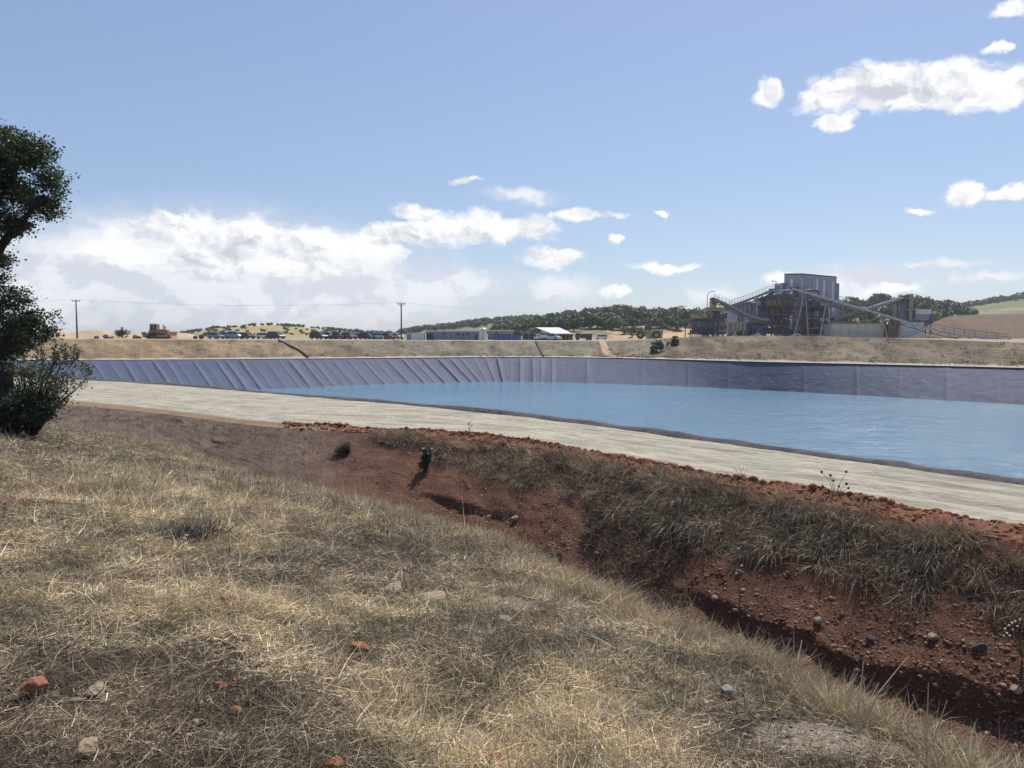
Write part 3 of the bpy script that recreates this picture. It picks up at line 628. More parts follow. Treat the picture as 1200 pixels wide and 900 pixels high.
L = np.where(kind < 0.42, rng.uniform(.04, .12, N1), np.where(kind < 0.93, rng.uniform(.05, .20, N1)*(1+.8*(rng.random(N1) < .07)), rng.uniform(.14, .32, N1)))*np.clip(sz, .85, 1.5)
tall = np.clip(0.9+1.3*fbm(Pp[:, 0]*0.8+30, Pp[:, 1]*0.8, 3), 0.45, 1.7); L = np.where(kind < .42, L*tall, L)
D = np.stack([np.sin(tilt)*np.cos(az_), np.sin(tilt)*np.sin(az_), np.cos(tilt)], 1)
Pp[:, 2] += np.where((kind >= .42) & (kind < .93), rng.uniform(0.005, 0.05, N1), -0.01)
bend = rng.normal(size=(N1, 3))*(L*0.34)[:, None]; bend[:, 2] -= L*0.12
soup = [blades(Pp, D, L, rng.uniform(.0028, .0058, N1)*sz*1.15, bend, grass_cols(N1, Pp[:, 0], Pp[:, 1], -0.02), 2)]
N3 = 120000
P3, _, _, _ = sample_grid(MEAD, N3, lambda c, i, j: in_view(c)*np.clip((4.5/np.maximum(np.linalg.norm(c[..., :2], axis=-1), 2.4))**1.9, 0.02, 2.2)*(.25+.75*bare(c[..., 0], c[..., 1]))); d3 = np.linalg.norm(P3, axis=1); a3 = rng.uniform(0, 2*np.pi, N3)
P3[:, 2] += rng.uniform(.004, .03, N3); D3 = np.stack([np.cos(a3), np.sin(a3), rng.normal(0, .16, N3)], 1); D3 /= np.linalg.norm(D3, axis=1, keepdims=True)
soup.append(blades(P3, D3, rng.uniform(.03, .11, N3)*np.clip(d3/7, .8, 1.8), rng.uniform(.004, .008, N3)*np.clip(d3/7, .75, 2.2), rng.normal(size=(N3, 3))*.008, grass_cols(N3, P3[:, 0], P3[:, 1], .03), 1))
# denser upright straw in tufts, thickest along the brow above the ditch
def tufts(grid, n, per, wf, hgt, spread, wid, pal, lean=0.5, droop=0.25, segs=3, jitter=.25, dirb=None):
    C0, _, uu, vv_ = sample_grid(grid, n, wf); cnt = per; ix = np.repeat(np.arange(n), cnt); m = len(ix)
    h = np.repeat(rng.uniform(.6, 1.25, n), cnt)*hgt*rng.uniform(0.5, 1.15, m); dd = np.linalg.norm(C0, axis=1)[ix]
    a = rng.uniform(0, 2*np.pi, m); r = np.abs(rng.normal(0, 1, m))*spread*np.repeat(rng.uniform(.5, 1.3, n), cnt)
    B = C0[ix]+np.stack([np.cos(a)*r, np.sin(a)*r, np.zeros(m)-.02], 1)
    ti = np.abs(rng.normal(0, lean, m)); Dv = np.stack([np.sin(ti)*np.cos(a), np.sin(ti)*np.sin(a), np.cos(ti)], 1)
    if dirb is not None: Dv += dirb; Dv /= np.linalg.norm(Dv, axis=1, keepdims=True)
    be = np.stack([np.cos(a), np.sin(a), np.zeros(m)], 1)*(h*rng.uniform(0.05, 0.5, m))[:, None]; be[:, 2] -= h*droop*rng.uniform(.3, 1.8, m)
    if dirb is not None: be += dirb*(h*0.5)[:, None]
    ct = np.repeat(pal[rng.integers(0, len(pal), n)]*rng.uniform(.65, 1.25, (n, 1)), cnt, axis=0)*rng.uniform(0.65, 1.35, (m, 1))
    return blades(B, Dv, h, wid*np.clip(dd/8, .75, 2.2)*rng.uniform(.7, 1.2, m), be, ct, segs)
STRAW = PAL[[0, 1, 2, 3, 7, 5]]
soup.append(tufts(MEAD, 2600, 22, lambda c, i, j: in_view(c)*np.clip(5/np.linalg.norm(c, axis=-1), .12, 1.6)**1.6*bare(c[..., 0], c[..., 1])*np.clip(.4+2.2*patch(c[..., 0]+9, c[..., 1]), .05, 2), .15, .055, .0042, STRAW))
soup.append(tufts(MEAD, 900, 30, lambda c, i, j: in_view(c, .95)*np.exp(-(j/0.028)**2)*np.clip(9/np.linalg.norm(c, axis=-1), .25, 2), .24, .10, .0052, STRAW[[0, 1, 3, 4]]*0.9, .45))
soup.append(tufts(MEAD, 260, 5, lambda c, i, j: in_view(c)*np.clip(6/np.linalg.norm(c, axis=-1), .1, 1.5), .36, .05, .0040, STRAW[[0, 3]], .35))
# patches of dark grey dead stalks, thickened to paint in the shade of hollows
DARK = np.array([[.07,.06,.05],[.12,.10,.08],[.17,.15,.125],[.05,.042,.035]])
soup.append(tufts(MEAD, 1500, 24, lambda c, i, j: in_view(c)*np.clip(5/np.linalg.norm(c, axis=-1), .12, 1.6)**1.5*(fbm(c[..., 0]*1.3+40, c[..., 1]*1.3+11, 4) > 0.07), .10, .085, .0048, DARK, .95, .1))
soup.append(tufts(Ph, 700, 26, lambda c, i, j: in_view(c, .95)*(j < .42)*np.clip(8/np.linalg.norm(c, axis=-1), .3, 2)*(np.interp(i*(NK-1), np.arange(NK), pxk) > 420), .24, .10, .0052, STRAW[[0, 1, 3, 4]]*0.8, .5))
V, F, Cc2 = join_soup(soup)
# keep every blade on the meadow side of the ditch brow
g_me = np_mesh('dry_grass', V, F, M_grass, col=Cc2); tag(g_me, 'dry straw coloured grass, cut stubble and lying stalks on the meadow', kind='stuff')

# ------------------------------------------------------------------ long dead grass hanging over the red bank
pxb = pxk
def wband(c, i, j):
    k = i*(NK-1); px = np.interp(k, np.arange(NK), pxb)
    lowlim = 0.62-0.08*np.clip((px-560)/300, 0, 1)+0.34*np.clip((520-px)/120, 0, 1)+0.16*fbm(px*0.02, px*0+3, 3)+0.10*fbm(px*.09, px*0+8, 2)
    hi = 0.965+0.02*fbm(px*.05, px*0, 2)
    on = np.clip((px-425)/40, 0, 1)*(px < 1420)*(j > lowlim)*(j < hi)
    dist = np.linalg.norm(c, axis=-1); return on*np.clip(14/dist, .5, 1.6)**0.8*np.clip(.75+2.0*fbm(c[..., 0]*.7, c[..., 1]*.7, 3), .25, 2)
BPAL = np.array([[.21,.158,.105],[.15,.113,.078],[.29,.22,.145],[.105,.08,.058],[.065,.052,.04],[.46,.36,.235],[.19,.15,.11]])*.92
slope_dir = np.array([-0.42, -0.62, -0.25])
bs = [tufts(BANK, 2300, 30, wband, .40, .12, .0044, BPAL, .7, .7, 4, dirb=slope_dir*0.12),
      tufts(BANK, 260, 46, wband, .52, .16, .0044, BPAL[[0, 2, 5, 6]]*1.15, .7, .8, 4, dirb=slope_dir*0.3),
      tufts(BANK, 340, 26, lambda c, i, j: wband(c, i, j)*(j > .84), .42, .10, .006, BPAL[[2, 5, 0]]*1.25, .5, .25, 3),
      tufts(SHO, 200, 16, lambda c, i, j: (j < .25)*wband(BANK[:c.shape[0], :1].repeat(c.shape[1], 1)*0+c, i, j*0+.9), .35, .10, .006, BPAL[[2, 5, 0]]*1.2, .5, .25, 3),
      tufts(BANK, 130, 9, lambda c, i, j: (j > .03)*(j < .45)*(np.interp(i*(NK-1), np.arange(NK), pxb) > 560)*(np.interp(i*(NK-1), np.arange(NK), pxb) < 1250), .30, .08, .0055, BPAL[[0, 2, 1]], .5, .3, 3),
      tufts(BANK, 160, 10, lambda c, i, j: (j > .3)*(j < .98)*(np.interp(i*(NK-1), np.arange(NK), pxb) > 60)*(np.interp(i*(NK-1), np.arange(NK), pxb) < 430), .12, .08, .010, BPAL[[2, 0, 3]], .6, .2, 2)]
bs.append(tufts(BANK, 230, 26, lambda c, i, j: (j > .02)*(j < .55)*(np.interp(i*(NK-1), np.arange(NK), pxb) > 690)*(np.interp(i*(NK-1), np.arange(NK), pxb) < 805), .40, .12, .006, BPAL[[1, 3, 4, 0]], .6, .5, 3))
V, F, Cc2 = join_soup(bs)
M_dead = foliage('dead_grass', 0.08)
o = np_mesh('hanging_dead_grass', V, F, M_dead, col=Cc2); tag(o, 'long grey brown dead grass hanging over the top of the red bank', kind='stuff')

# ------------------------------------------------------------------ pebbles in the bank, clods on the shoulder
_ic = bmesh.new(); bmesh.ops.create_icosphere(_ic, subdivisions=1, radius=1.0); ICO_V = np.array([v.co[:] for v in _ic.verts]); ICO_F = np.array([[v.index for v in f.verts] for f in _ic.faces]); _ic.free()
def stones_soup(P, r, cols, sink=0.3, flat=(.45, .8)):
    n = len(P); nv = len(ICO_V); A = rng.uniform(0, 2*np.pi, n); s = np.stack([rng.uniform(.7, 1.3, n), rng.uniform(.7, 1.2, n), rng.uniform(*flat, n)], 1)*r[:, None]
    W_ = ICO_V[None]*(1+rng.uniform(-.34, .30, (n, nv, 1)))*s[:, None]; c, s_ = np.cos(A)[:, None], np.sin(A)[:, None]
    X = W_[..., 0]*c-W_[..., 1]*s_; Y = W_[..., 0]*s_+W_[..., 1]*c; Vv = np.stack([X, Y, W_[..., 2]], 2)+P[:, None]; Vv[..., 2] += (r*(0.5-sink))[:, None]*0.6
    return Vv.reshape(-1, 3), (ICO_F[None]+np.arange(n)[:, None, None]*nv).reshape(-1, 3), np.repeat(cols, nv, axis=0)
SP = np.array([[.30,.18,.12],[.36,.25,.17],[.22,.11,.07],[.40,.30,.22],[.17,.08,.055],[.22,.15,.11]])
def wpeb(c, i, j):
    px = np.interp(i*(NK-1), np.arange(NK), pxb); return np.clip((px-400)/260, 0, 1)*(px < 1420)*(j > .02)*(j < .85)*np.clip(.5+1.6*fbm(c[..., 0]*.8+3, c[..., 1]*.8, 2), .1, 1.5)
Pp, _, _, _ = sample_grid(BANK, 13000, wpeb); r = np.clip(rng.lognormal(-4.1, .50, 13000), .008, .06)
a_ = stones_soup(Pp, r, SP[rng.integers(0, 6, 13000)]*rng.uniform(.75, 1.2, (13000, 1)), .75)
o = np_mesh('pebbles', *a_[:2], M_pebble, col=a_[2]); tag(o, 'small pale and rusty pebbles stuck in the red bank', kind='stuff')
def wclod(c, i, j):
    px = np.interp(i*(NK-1), np.arange(NK), pxb); return (px > 330)*(px < 1500)*(np.exp(-((j-.72)/.15)**2)*np.clip(.6+2.4*fbm(c[..., 0]*.6, c[..., 1]*.6, 2), .1, 2)+.14)
Pp, _, _, _ = sample_grid(SHO, 3800, wclod); r = np.clip(rng.lognormal(-3.45, .6, 3800), .012, .11)
RC = np.array([[.22,.085,.05],[.28,.12,.07],[.16,.06,.035],[.32,.17,.11]])
a_ = stones_soup(Pp, r, RC[rng.integers(0, 4, 3800)]*rng.uniform(.8, 1.15, (3800, 1)))
o = np_mesh('earth_clods', *a_[:2], M_pebble, col=a_[2]); tag(o, 'loose red clods heaped in a low ridge along the track', kind='stuff')
Pp, _, _, _ = sample_grid(MEAD, 700, lambda c, i, j: in_view(c)*np.clip(5/np.linalg.norm(c, axis=-1), .12, 1.6)**1.5*(.12+6*(1-bare(c[..., 0], c[..., 1]))))
r = np.clip(rng.lognormal(-4.7, .45, 700), .004, .02); a_ = stones_soup(Pp, r, (SP*.6+.16)[rng.integers(0, 6, 700)])
o = np_mesh('grit', *a_[:2], M_pebble, col=a_[2]); tag(o, 'small grit scattered on bare spots between the dry grass', kind='stuff')

# ------------------------------------------------------------------ single stones
def ground_hit(px, py, zf=None, lo=1.5, hi=60):
    dv = unproj_dir(px, py); prev = None
    for t in np.linspace(lo, hi, 4000):
        p = np.array([0, 0, EYE])+dv*t; z = float(zf(p[0], p[1]))
        if p[2] <= z: return p
    return p
def grid_hit(G, px, py):
    """nearest grid vertex to the sight ray, on surfaces given as lofted grids"""
    dv = unproj_dir(px, py); dv = dv/np.linalg.norm(dv); Q = G.reshape(-1, 3)-np.array([0, 0, EYE]); t = Q@dv; e = np.linalg.norm(Q-t[:, None]*dv, axis=1)/np.maximum(t, .5); e[t < 0] = 9
    return G.reshape(-1, 3)[int(np.argmin(e))]
MV = MEAD[:, :150]
def rock(name, p, size, mat, label, seed, flat=.6, cat='stone', group=None, sink=.25):
    rr = np.random.default_rng(seed); bm = bmesh.new(); bmesh.ops.create_icosphere(bm, subdivisions=3, radius=1.0)
    cuts = [(rr.normal(size=3), rr.uniform(.5, .9)) for _ in range(11)]
    for v in bm.verts:
        q = np.array(v.co[:])
        for n_, dd in cuts:
            n_ = n_/np.linalg.norm(n_); k = q@n_-dd
            if k > 0: q = q-n_*k*.92
        q = q*(1+.05*float(fbm(q[0]*3+seed, q[1]*3+q[2]*2, 3))); v.co = Vector(q*np.array([1.0, .75, flat])*size)
    me = bpy.data.meshes.new(name); bm.to_mesh(me); bm.free(); o = link(name, me, mat); o.location = (p[0], p[1], p[2]+size*flat*(1-2*sink)); o.rotation_euler = (rr.uniform(-.2, .2), rr.uniform(-.2, .2), rr.uniform(0, 6.28))
    return tag(o, label, cat, group)
stones = [ # px, py, half width px, material, label
 (48,806,18,M_rock_red,'big rusty red stone alone in the cut grass, largest of the meadow stones',.55),
 (96,828,13,M_rock_tan,'flat tan stone lying just below the big rusty red stone',.35),
 (263,812,8,M_rock_red,'small pink stone close beside a redder one in the grass',.6), (275,806,6,M_rock_red,'little deep red stone touching a pinker stone in the grass',.6),
 (279,833,8,M_rock_red,'pale pink rounded stone beside a dark tangle of dead stalks',.7), (222,864,7,M_rock_tan,'small orange tan stone standing between straw stems near the lower edge',.7),
 (268,707,9,M_rock_red,'orange stone half sunk in stubble in the middle of the meadow',.6), (460,695,13,M_rock_tan,'flat cream stone lying left of the longer orange slab',.3),
 (506,709,19,M_rock_tan,'long flat orange tan slab in the grass, widest of the flat ones',.28), (527,680,7,M_rock_tan,'small upright orange stone just above the long tan slab',.6),
 (424,764,11,M_rock_red,'dull red stone beside dark dead grass in the middle of the meadow',.5), (411,783,6,M_rock_red,'small round pink stone below the dull red stone',.7),
 (554,887,13,M_rock_grey,'pale grey stone at the lower edge beside a brown one',.5), (578,897,12,M_rock_red,'brownish red stone at the lower edge, right of a pale grey stone',.5),
 (854,822,11,M_rock_grey,'pale grey pointed stone in tall straw near the bare patch',.8), (88,894,16,M_rock_tan,'broad brown stone low in the corner of the meadow',.4),
 (392,895,11,M_rock_red,'reddish stone alone at the lower edge below dark dead stalks',.5), (593,727,9,M_rock_grey,'pale flat stone on a bare spot amid fine grass',.3)]
for i, (px, py, hw, mt, lab, fl) in enumerate(stones):
    p = grid_hit(MV, px, py); sz_ = hw*p[1]/FPX*1.08; p = p+np.array([0, 0, .02]); rock('stone', p, sz_*1.1, mt, lab, 100+i, fl, sink=.12, group='loose stones on the dry meadow')
cob = [(604,610,6,M_rock_tan,'pale oval cobble in the middle of the red bank'),(570,606,5,M_rock_tan,'small pale cobble just left of a pale oval cobble'),(698,650,5,M_rock_tan,'cream cobble below the dark grass fringe of the bank'),
 (959,729,7,M_rock_grey,'round grey cobble high in the stony bank'),(1147,760,8,M_rock_dark,'dark slate coloured cobble in the red bank'),(1094,747,6,M_rock_tan,'light tan cobble left of the dark slate coloured one'),
 (1020,751,6,M_rock_dark,'small dark cobble right of the round grey cobble'),(1188,809,6,M_rock_tan,'cream cobble low in the bank near the ditch floor'),(864,672,5,M_rock_grey,'whitish cobble beside a dry stalk on the bank'),(836,702,6,M_rock_tan,'pale cobble at the edge of the dark grass on the bank')]
for i, (px, py, hw, mt, lab) in enumerate(cob):
    p = grid_hit(BANK, px, py); rock('stone', p, hw*np.linalg.norm(p)/FPX, mt, lab, 300+i, .7, cat='stone', group='cobbles in the red bank', sink=.35)
# crumpled black plastic scrap on dark litter
p = grid_hit(MV, 203, 631); n_ = 18; gx = np.linspace(-1, 1, n_); X, Y = np.meshgrid(gx, gx, indexing='ij')
Q = np.stack([p[0]+X*.30+.05*fbm(X*3, Y*3, 2), p[1]+Y*.16+.04*fbm(X*3+9, Y*3, 2), p[2]+.06+.16*fbm(X*2.2+4, Y*2.2, 3)-.03*(X**2+Y**2)], 2)
M_plastic = paint('black_plastic', (.012, .013, .018), .35, 0, .2)
o = loft('plastic_scrap', Q, M_plastic); sm = o.modifiers.new('thickness', 'SOLIDIFY'); sm.thickness = .004; tag(o, 'crumpled black plastic scrap lying in dead stalks on the meadow', 'scrap')
V, F, Cc2 = tufts(Q*1.0, 90, 20, lambda c, i, j: np.ones(c.shape[:2]), .16, .22, .008, DARK*1.2, 1.1, .1, 2)
o = np_mesh('dead_stalks', V, F, M_grass, col=Cc2); tag(o, 'grey heap of dead stalks around the black plastic', kind='stuff')

# ------------------------------------------------------------------ the holm oak and the shrub under it
LEAFP = np.array([[.030,.048,.021],[.046,.068,.031],[.070,.094,.048],[.023,.036,.016],[.095,.118,.068]])
def clump_leaves(blobs, n, size, asp, pal, shell=.5, cl=60, cs=.16):
    """leaves in small clusters spread through ellipsoid lobes; blobs = (centre, radii)"""
    w_ = np.array([b[1][0]*b[1][2] for b in blobs]); w_ /= w_.sum(); nc = n//cl; which = rng.choice(len(blobs), nc, p=w_)
    C0 = np.array([b[0] for b in blobs])[which]; Rr = np.array([b[1] for b in blobs])[which]
    rad = (shell+(1-shell)*rng.random(nc))**.7; rad *= rng.uniform(.75, 1.1, nc); cc = C0+rand_unit(nc)*rad[:, None]*Rr
    ix = np.repeat(np.arange(nc), cl); m = len(ix); P_ = cc[ix]+rng.normal(size=(m, 3))*cs*np.array([1, 1, .7])*np.repeat(rng.uniform(.6, 1.4, nc), cl)[:, None]
    Nn_ = rand_unit(m)*.8+np.array([0, 0, .6]); Nn_ /= np.linalg.norm(Nn_, axis=1, keepdims=True)
    cols = pal[rng.integers(0, len(pal), m)]*np.repeat(rng.uniform(.75, 1.25, nc), cl)[:, None]
    return leaf_soup(P_, Nn_, size*rng.uniform(.7, 1.25, m), asp, cols), cc
YT = 22.0
tb = at_y(-4, 497, YT); tb[2] = float(zmeadow(tb[0], tb[1]))-.05
oak = empty('oak_tree', tb, label='dark holm oak with a stout black trunk at the edge of the meadow', cat='tree')
def TP(px, py, dy=0.0): return at_y(px, py, YT+dy)-tb
tr = MB()
tr.tube([TP(-6, 503), TP(-4, 480), TP(-1, 450), TP(-2, 425)], [.62, .42, .36, .38], 14)
tr.build('trunk', M_bark, oak, smooth=True)
limbs = [[(-2,430,0),(10,395,-.3),(22,372,-.6),(42,365,-.8)],[(-2,430,0),(-18,380,.3),(-25,330,.6),(-12,270,.5),(8,215,.4)],[(-18,380,.3),(-50,350,0),(-90,300,-.3)],[(-25,330,.6),(0,290,.2),(30,255,-.2),(52,228,-.3)],
         [(-12,270,.5),(-40,220,.4),(-60,180,.3)],[(-2,425,0),(14,405,.8),(34,392,1.2)],[(8,215,.4),(20,180,.2),(14,160,0)]]
for Lb in limbs:
    b = MB(); pts = [TP(*q) for q in Lb]; dense = spline(np.linspace(0, len(pts)-1, 12), pts); b.tube(dense, list(np.linspace(.17, .035, 12)), 7); b.build('limb', M_bark, oak, smooth=True)
def BL(px, py, rpx, rpy, dy=0.0, rd=None):
    s = YT/FPX; return (TP(px, py, dy), (rpx*s, (rd or rpx*s), rpy*s))
blobs = [BL(8,172,26,26),BL(38,182,24,22,-.3,.8),BL(56,212,19,20,0,.7),BL(50,240,22,18,.2,.8),BL(20,225,28,30,.5,1.0),BL(10,262,22,20,-.4,.8),BL(-25,205,40,45,0,1.2),BL(-45,265,40,40,0,1.2),BL(-12,292,18,14,.3,.7),BL(-70,330,45,50,0,1.3),
         BL(12,352,22,20,-.2,.8),BL(40,376,22,17,-.5,.7),BL(26,395,24,18,.3,.8),BL(-10,378,30,30,.2,1.0),BL(52,392,13,11,-.6,.5),BL(8,408,20,16,.6,.7),BL(-40,400,40,30,0,1.0),BL(-4,306,14,12,.2,.6),BL(-12,324,16,12,0,.6)]
(lv, lf, lc), tips = clump_leaves(blobs, 56000, .058, .75, LEAFP, .15, 36, .12)
crown = np_mesh('crown', lv, lf, M_leaf, col=lc, parent=oak)
tw = MB()
for c in tips[rng.choice(len(tips), 240, replace=False)]:
    b_ = min(blobs, key=lambda q: np.linalg.norm(np.array(q[0])-c)); s_ = np.array(b_[0])*.6+c*.4; tw.bar(s_, c, .022, 4, .008, caps=False)
tag(tw.build('twigs', M_bark, oak), kind='stuff')

def shrub(name, base, blobs, n, size, asp, pal, label, cat='shrub', shoots=(), stems=12, cl=14, cs=.10, shell=.1, mat=None, group=None):
    root = empty(name, base, label=label, cat=cat, group=group); B = np.array(base)
    bl = [(np.array(c)-B, r) for c, r in blobs]
    (v, f, c), tips_ = clump_leaves(bl, n, size, asp, pal, shell, cl, cs); soup_ = [(v, f, c)]; st = MB()
    for q in tips_[rng.choice(len(tips_), min(stems*6, len(tips_)), replace=False)]:
        st.tube([(q[0]*.12, q[1]*.12, 0), (q[0]*.5, q[1]*.5, q[2]*.55), tuple(q)], [.018, .012, .004], 4)
    for (p0_, p1_) in shoots:
        p0_, p1_ = np.array(p0_)-B, np.array(p1_)-B; st.tube([p0_, (p0_+p1_)/2+rng.normal(0, .03, 3), p1_], [.012, .009, .004], 4); k = 36
        tq = rng.random(k)[:, None]; PP = p0_+(p1_-p0_)*tq+rng.normal(0, .045, (k, 3)); N_ = rand_unit(k); soup_.append(leaf_soup(PP, N_, np.full(k, size), asp, pal[rng.integers(0, len(pal), k)]))
    np_mesh('foliage', *join_soup(soup_)[:2], mat or M_leaf, col=join_soup(soup_)[2], parent=root); tag(st.build('stems', M_bark, root), kind='stuff'); return root
YS = 20.5
sb = at_y(34, 499, YS); sb[2] = float(zmeadow(sb[0], sb[1]))
s_ = YS/FPX
def SB(px, py, rx, ry, dy=0, rd=.7): return (at_y(px, py, YS+dy), (rx*s_, rd, ry*s_))
OLIVE = np.array([[.075,.10,.052],[.11,.135,.075],[.15,.17,.10],[.05,.07,.034],[.19,.205,.13]])
M_olive = foliage('olive_leaves', .3, rough=.85)
shrub('olive_shrub', sb, [SB(45,440,30,20),SB(70,450,24,18,-.3),SB(88,436,15,13,.2,.4),SB(36,465,32,24,.2),SB(62,470,24,16,-.3,.5),SB(20,432,22,20,.2),SB(98,448,9,9,0,.3),SB(75,418,14,14)], 3000, .048, .95, OLIVE,
      'grey green wild olive shrub with upright shoots beside the oak trunk', shoots=[(at_y(a, 430, YS), at_y(a+rng.uniform(-3, 5), y, YS+rng.uniform(-.3, .3))) for a, y in ((62,402),(70,398),(77,407),(84,402),(90,412),(50,405),(40,408),(98,426),(104,440),(66,410))], stems=26, mat=M_olive)
ub = at_y(12, 502, 20.0); ub[2] = float(zmeadow(ub[0], ub[1])); YS = 20.0; s_ = YS/FPX
shrub('oak_undergrowth', ub, [SB(8,482,30,17),SB(34,484,22,14),SB(26,470,16,14),SB(-25,480,30,20),SB(48,488,14,9)], 8000, .05, .75, LEAFP*.8, 'low dark thicket of oak suckers round the foot of the trunk', stems=20)
# small green plants on the bank and weeds on the crest
GREEN = np.array([[.05,.075,.025],[.075,.10,.035],[.10,.115,.05]])
p = grid_hit(BANK, 405, 530); YS = p[1]; s_ = YS/FPX
shrub('green_bush', p, [SB(405,524,8,8,0,.22),SB(398,528,6,5,0,.15)], 900, .035, .8, GREEN, 'small fresh green bush alone on the red bank', stems=5, cs=.05)
p = grid_hit(BANK, 500, 552); YS = p[1]; s_ = YS/FPX
shrub('green_bush', p, [SB(500,533,7,14,0,.2),SB(496,545,7,8,0,.2)], 900, .04, 1.4, np.array([[.07,.085,.05],[.10,.115,.075]]), 'grey green leafy weed standing in the dead grass on the bank', stems=5, cs=.05)
p = grid_hit(BANK, 653, 664); YS = p[1]; s_ = YS/FPX
shrub('green_bush', p, [SB(653,654,4,9,0,.1)], 350, .03, 1.5, GREEN*.8, 'thin green weed low on the bare red bank', stems=4, cs=.03)

def stalk_plant(name, base, tips, head, label, mat_s, mat_h, r=.004, leafy=0, cat='weed'):
    root = empty(name, base, label=label, cat=cat); B = np.array(base); st = MB()
    for tp in tips:
        q = np.array(tp)-B; st.tube([(q[0]*.1, q[1]*.1, 0), (q[0]*.45+rng.normal(0, .01), q[1]*.45, q[2]*.55), tuple(q)], [r*1.3, r, r*.6], 5)
    st.build('stalk', mat_s, root)
    for tp in tips:
        if head <= 0: break
        hb = bmesh.new(); bmesh.ops.create_icosphere(hb, subdivisions=1, radius=head)
        for v in hb.verts: v.co *= random.uniform(.7, 1.35)
        me = bpy.data.meshes.new('seed_head'); hb.to_mesh(me); hb.free(); h = link('seed_head', me, mat_h, root); h.location = Vector(np.array(tp)-B)
    return root
M_stalk = paint('dry_stalk', (.20, .16, .10), .8, 0, .1); M_head = paint('thistle_head', (.045, .032, .022), .9, 0, .1); M_white_flower = paint('white_flower', (.7, .68, .6), .8, 0, .1); M_straw = paint('straw_stalk', (.42, .34, .2), .8, 0, .1)
p = grid_hit(SHO, 978, 583); Yc = p[1]
stalk_plant('thistle', p, [at_y(a, b, Yc+rng.uniform(-.15, .15)) for a, b in ((964,569),(973,557),(977,563),(992,567),(994,572),(963,553),(971,574),(992,553),(983,570))], .032, 'dry thistle with dark round heads on the crest above the bank', M_stalk, M_head, .006)
p = grid_hit(SHO, 866, 560); Yc = p[1]
stalk_plant('weed_stalks', p, [at_y(a, b, Yc+rng.uniform(-.1, .1)) for a, b in ((857,545),(860,549),(866,544),(872,546),(877,549))], 0, 'few thin bare weed stalks on the crest left of the thistle', M_stalk, M_head, .004)
p = grid_hit(SHO, 550, 507); Yc = p[1]
stalk_plant('weed_stalks', p, [at_y(a, b, Yc) for a, b in ((549,497),(551,495),(553,499))], .03, 'tiny dark weed standing at the near edge of the pale track', M_stalk, M_head, .006)
p = grid_hit(BANK, 866, 715); Yc = p[1]-.6
stalk_plant('weed_stalks', p, [at_y(a, b, Yc) for a, b in ((865,643),(869,663),(863,672))], .02, 'tall thin stalk with pale seed heads in front of the bank', M_stalk, M_white_flower, .006)
p = grid_hit(BANK, 1198, 770); Yc = p[1]-.3
stalk_plant('white_weed', p, [at_y(a, b, Yc+rng.uniform(-.1, .1)) for a, b in ((1178,737),(1182,733),(1186,730),(1190,728),(1195,726),(1180,742),(1187,738),(1192,734),(1183,745),(1176,745))], .016, 'drooping weed with white flower spikes beside the dark grass of the bank', M_stalk, M_white_flower, .004)
for (a0, b0, tops, lab) in [(1000,862,((1012,775),(1030,800),(1065,768)),'three long bare straw stalks leaning over the ditch near the bare patch'),
                            (1085,885,((1088,800),(1110,820),(1070,815)),'loose fan of straw stalks at the brow, nearest the ditch floor'),
                            (800,740,((797,700),(806,705),(812,712)),'pale dead sprigs standing on the brow below the dark hanging grass'),
                            (935,790,((915,745),(940,750),(957,760),(930,738)),'branching grey dead weed on the brow of the ditch')]:
    p = grid_hit(MV, a0, b0); stalk_plant('straw_stalks', p, [at_y(a, b, p[1]+rng.uniform(-.2, .2)) for a, b in tops], 0, lab, M_straw, M_head, .0035)

# ------------------------------------------------------------------ trees on the hills
def tree_mesh(seed, squat=1.0, k=46):
    rr = np.random.default_rng(seed); B = [(np.array([rr.normal(0, .21), rr.normal(0, .21), .58+rr.normal(0, .10)*squat]), rr.uniform(.24, .42)) for _ in range(7)]; B[0] = (np.array([0, 0, .50]), .44)
    P_, N_, S_, C_ = [], [], [], []
    for c, r in B:
        u = rr.normal(size=(k, 3)); u /= np.linalg.norm(u, axis=1, keepdims=True); P_.append(c+u*r*rr.uniform(.6, 1.05, (k, 1))*np.array([1, 1, .75])); n_ = u+rr.normal(size=(k, 3))*.5; N_.append(n_/np.linalg.norm(n_, axis=1, keepdims=True)); S_.append(rr.uniform(.10, .19, k)*(46/k)**.5)
        C_.append(np.array([[.080,.102,.052],[.105,.125,.064],[.058,.078,.040]])[rr.integers(0, 3, k)]*rr.uniform(.8, 1.2))
    v, f, c = leaf_soup(np.concatenate(P_), np.concatenate(N_), np.concatenate(S_), .6, np.concatenate(C_)); t = MB(); t.bar((0, 0, -.1), (0, 0, .5), .05, 5, .035); tv = np.array(t.v); tf = np.array([[a, b, c_] for q in t.f for a, b, c_ in zip([q[0]]*(len(q)-2), q[1:-1], q[2:])])
    return np.concatenate([v, tv]), np.concatenate([f, tf+len(v)]), np.concatenate([c, np.tile([[.05, .04, .03]], (len(tv), 1))])
TM = [tree_mesh(s) for s in range(6)]; TL = [tree_mesh(s+20, 1.0, 18) for s in range(6)]
spots = []
def on_ridge(Q, n, wf, hmin, hmax, tag_):
    P_, _, uu, vv_ = sample_grid(Q, n, wf)
    for p_, v_ in zip(P_, vv_): spots.append((np.hypot(p_[0], p_[1]), p_, rng.uniform(hmin, hmax), tag_, v_))
def inpx(c, a, b): px = 600+FPX*c[..., 0]/c[..., 1]; return (px > a)*(px < b)
on_ridge(H_left, 260, lambda c, i, j: inpx(c, 190, 480)*(j < .8)*(j > .05), 0.9, 2.1, 'left')
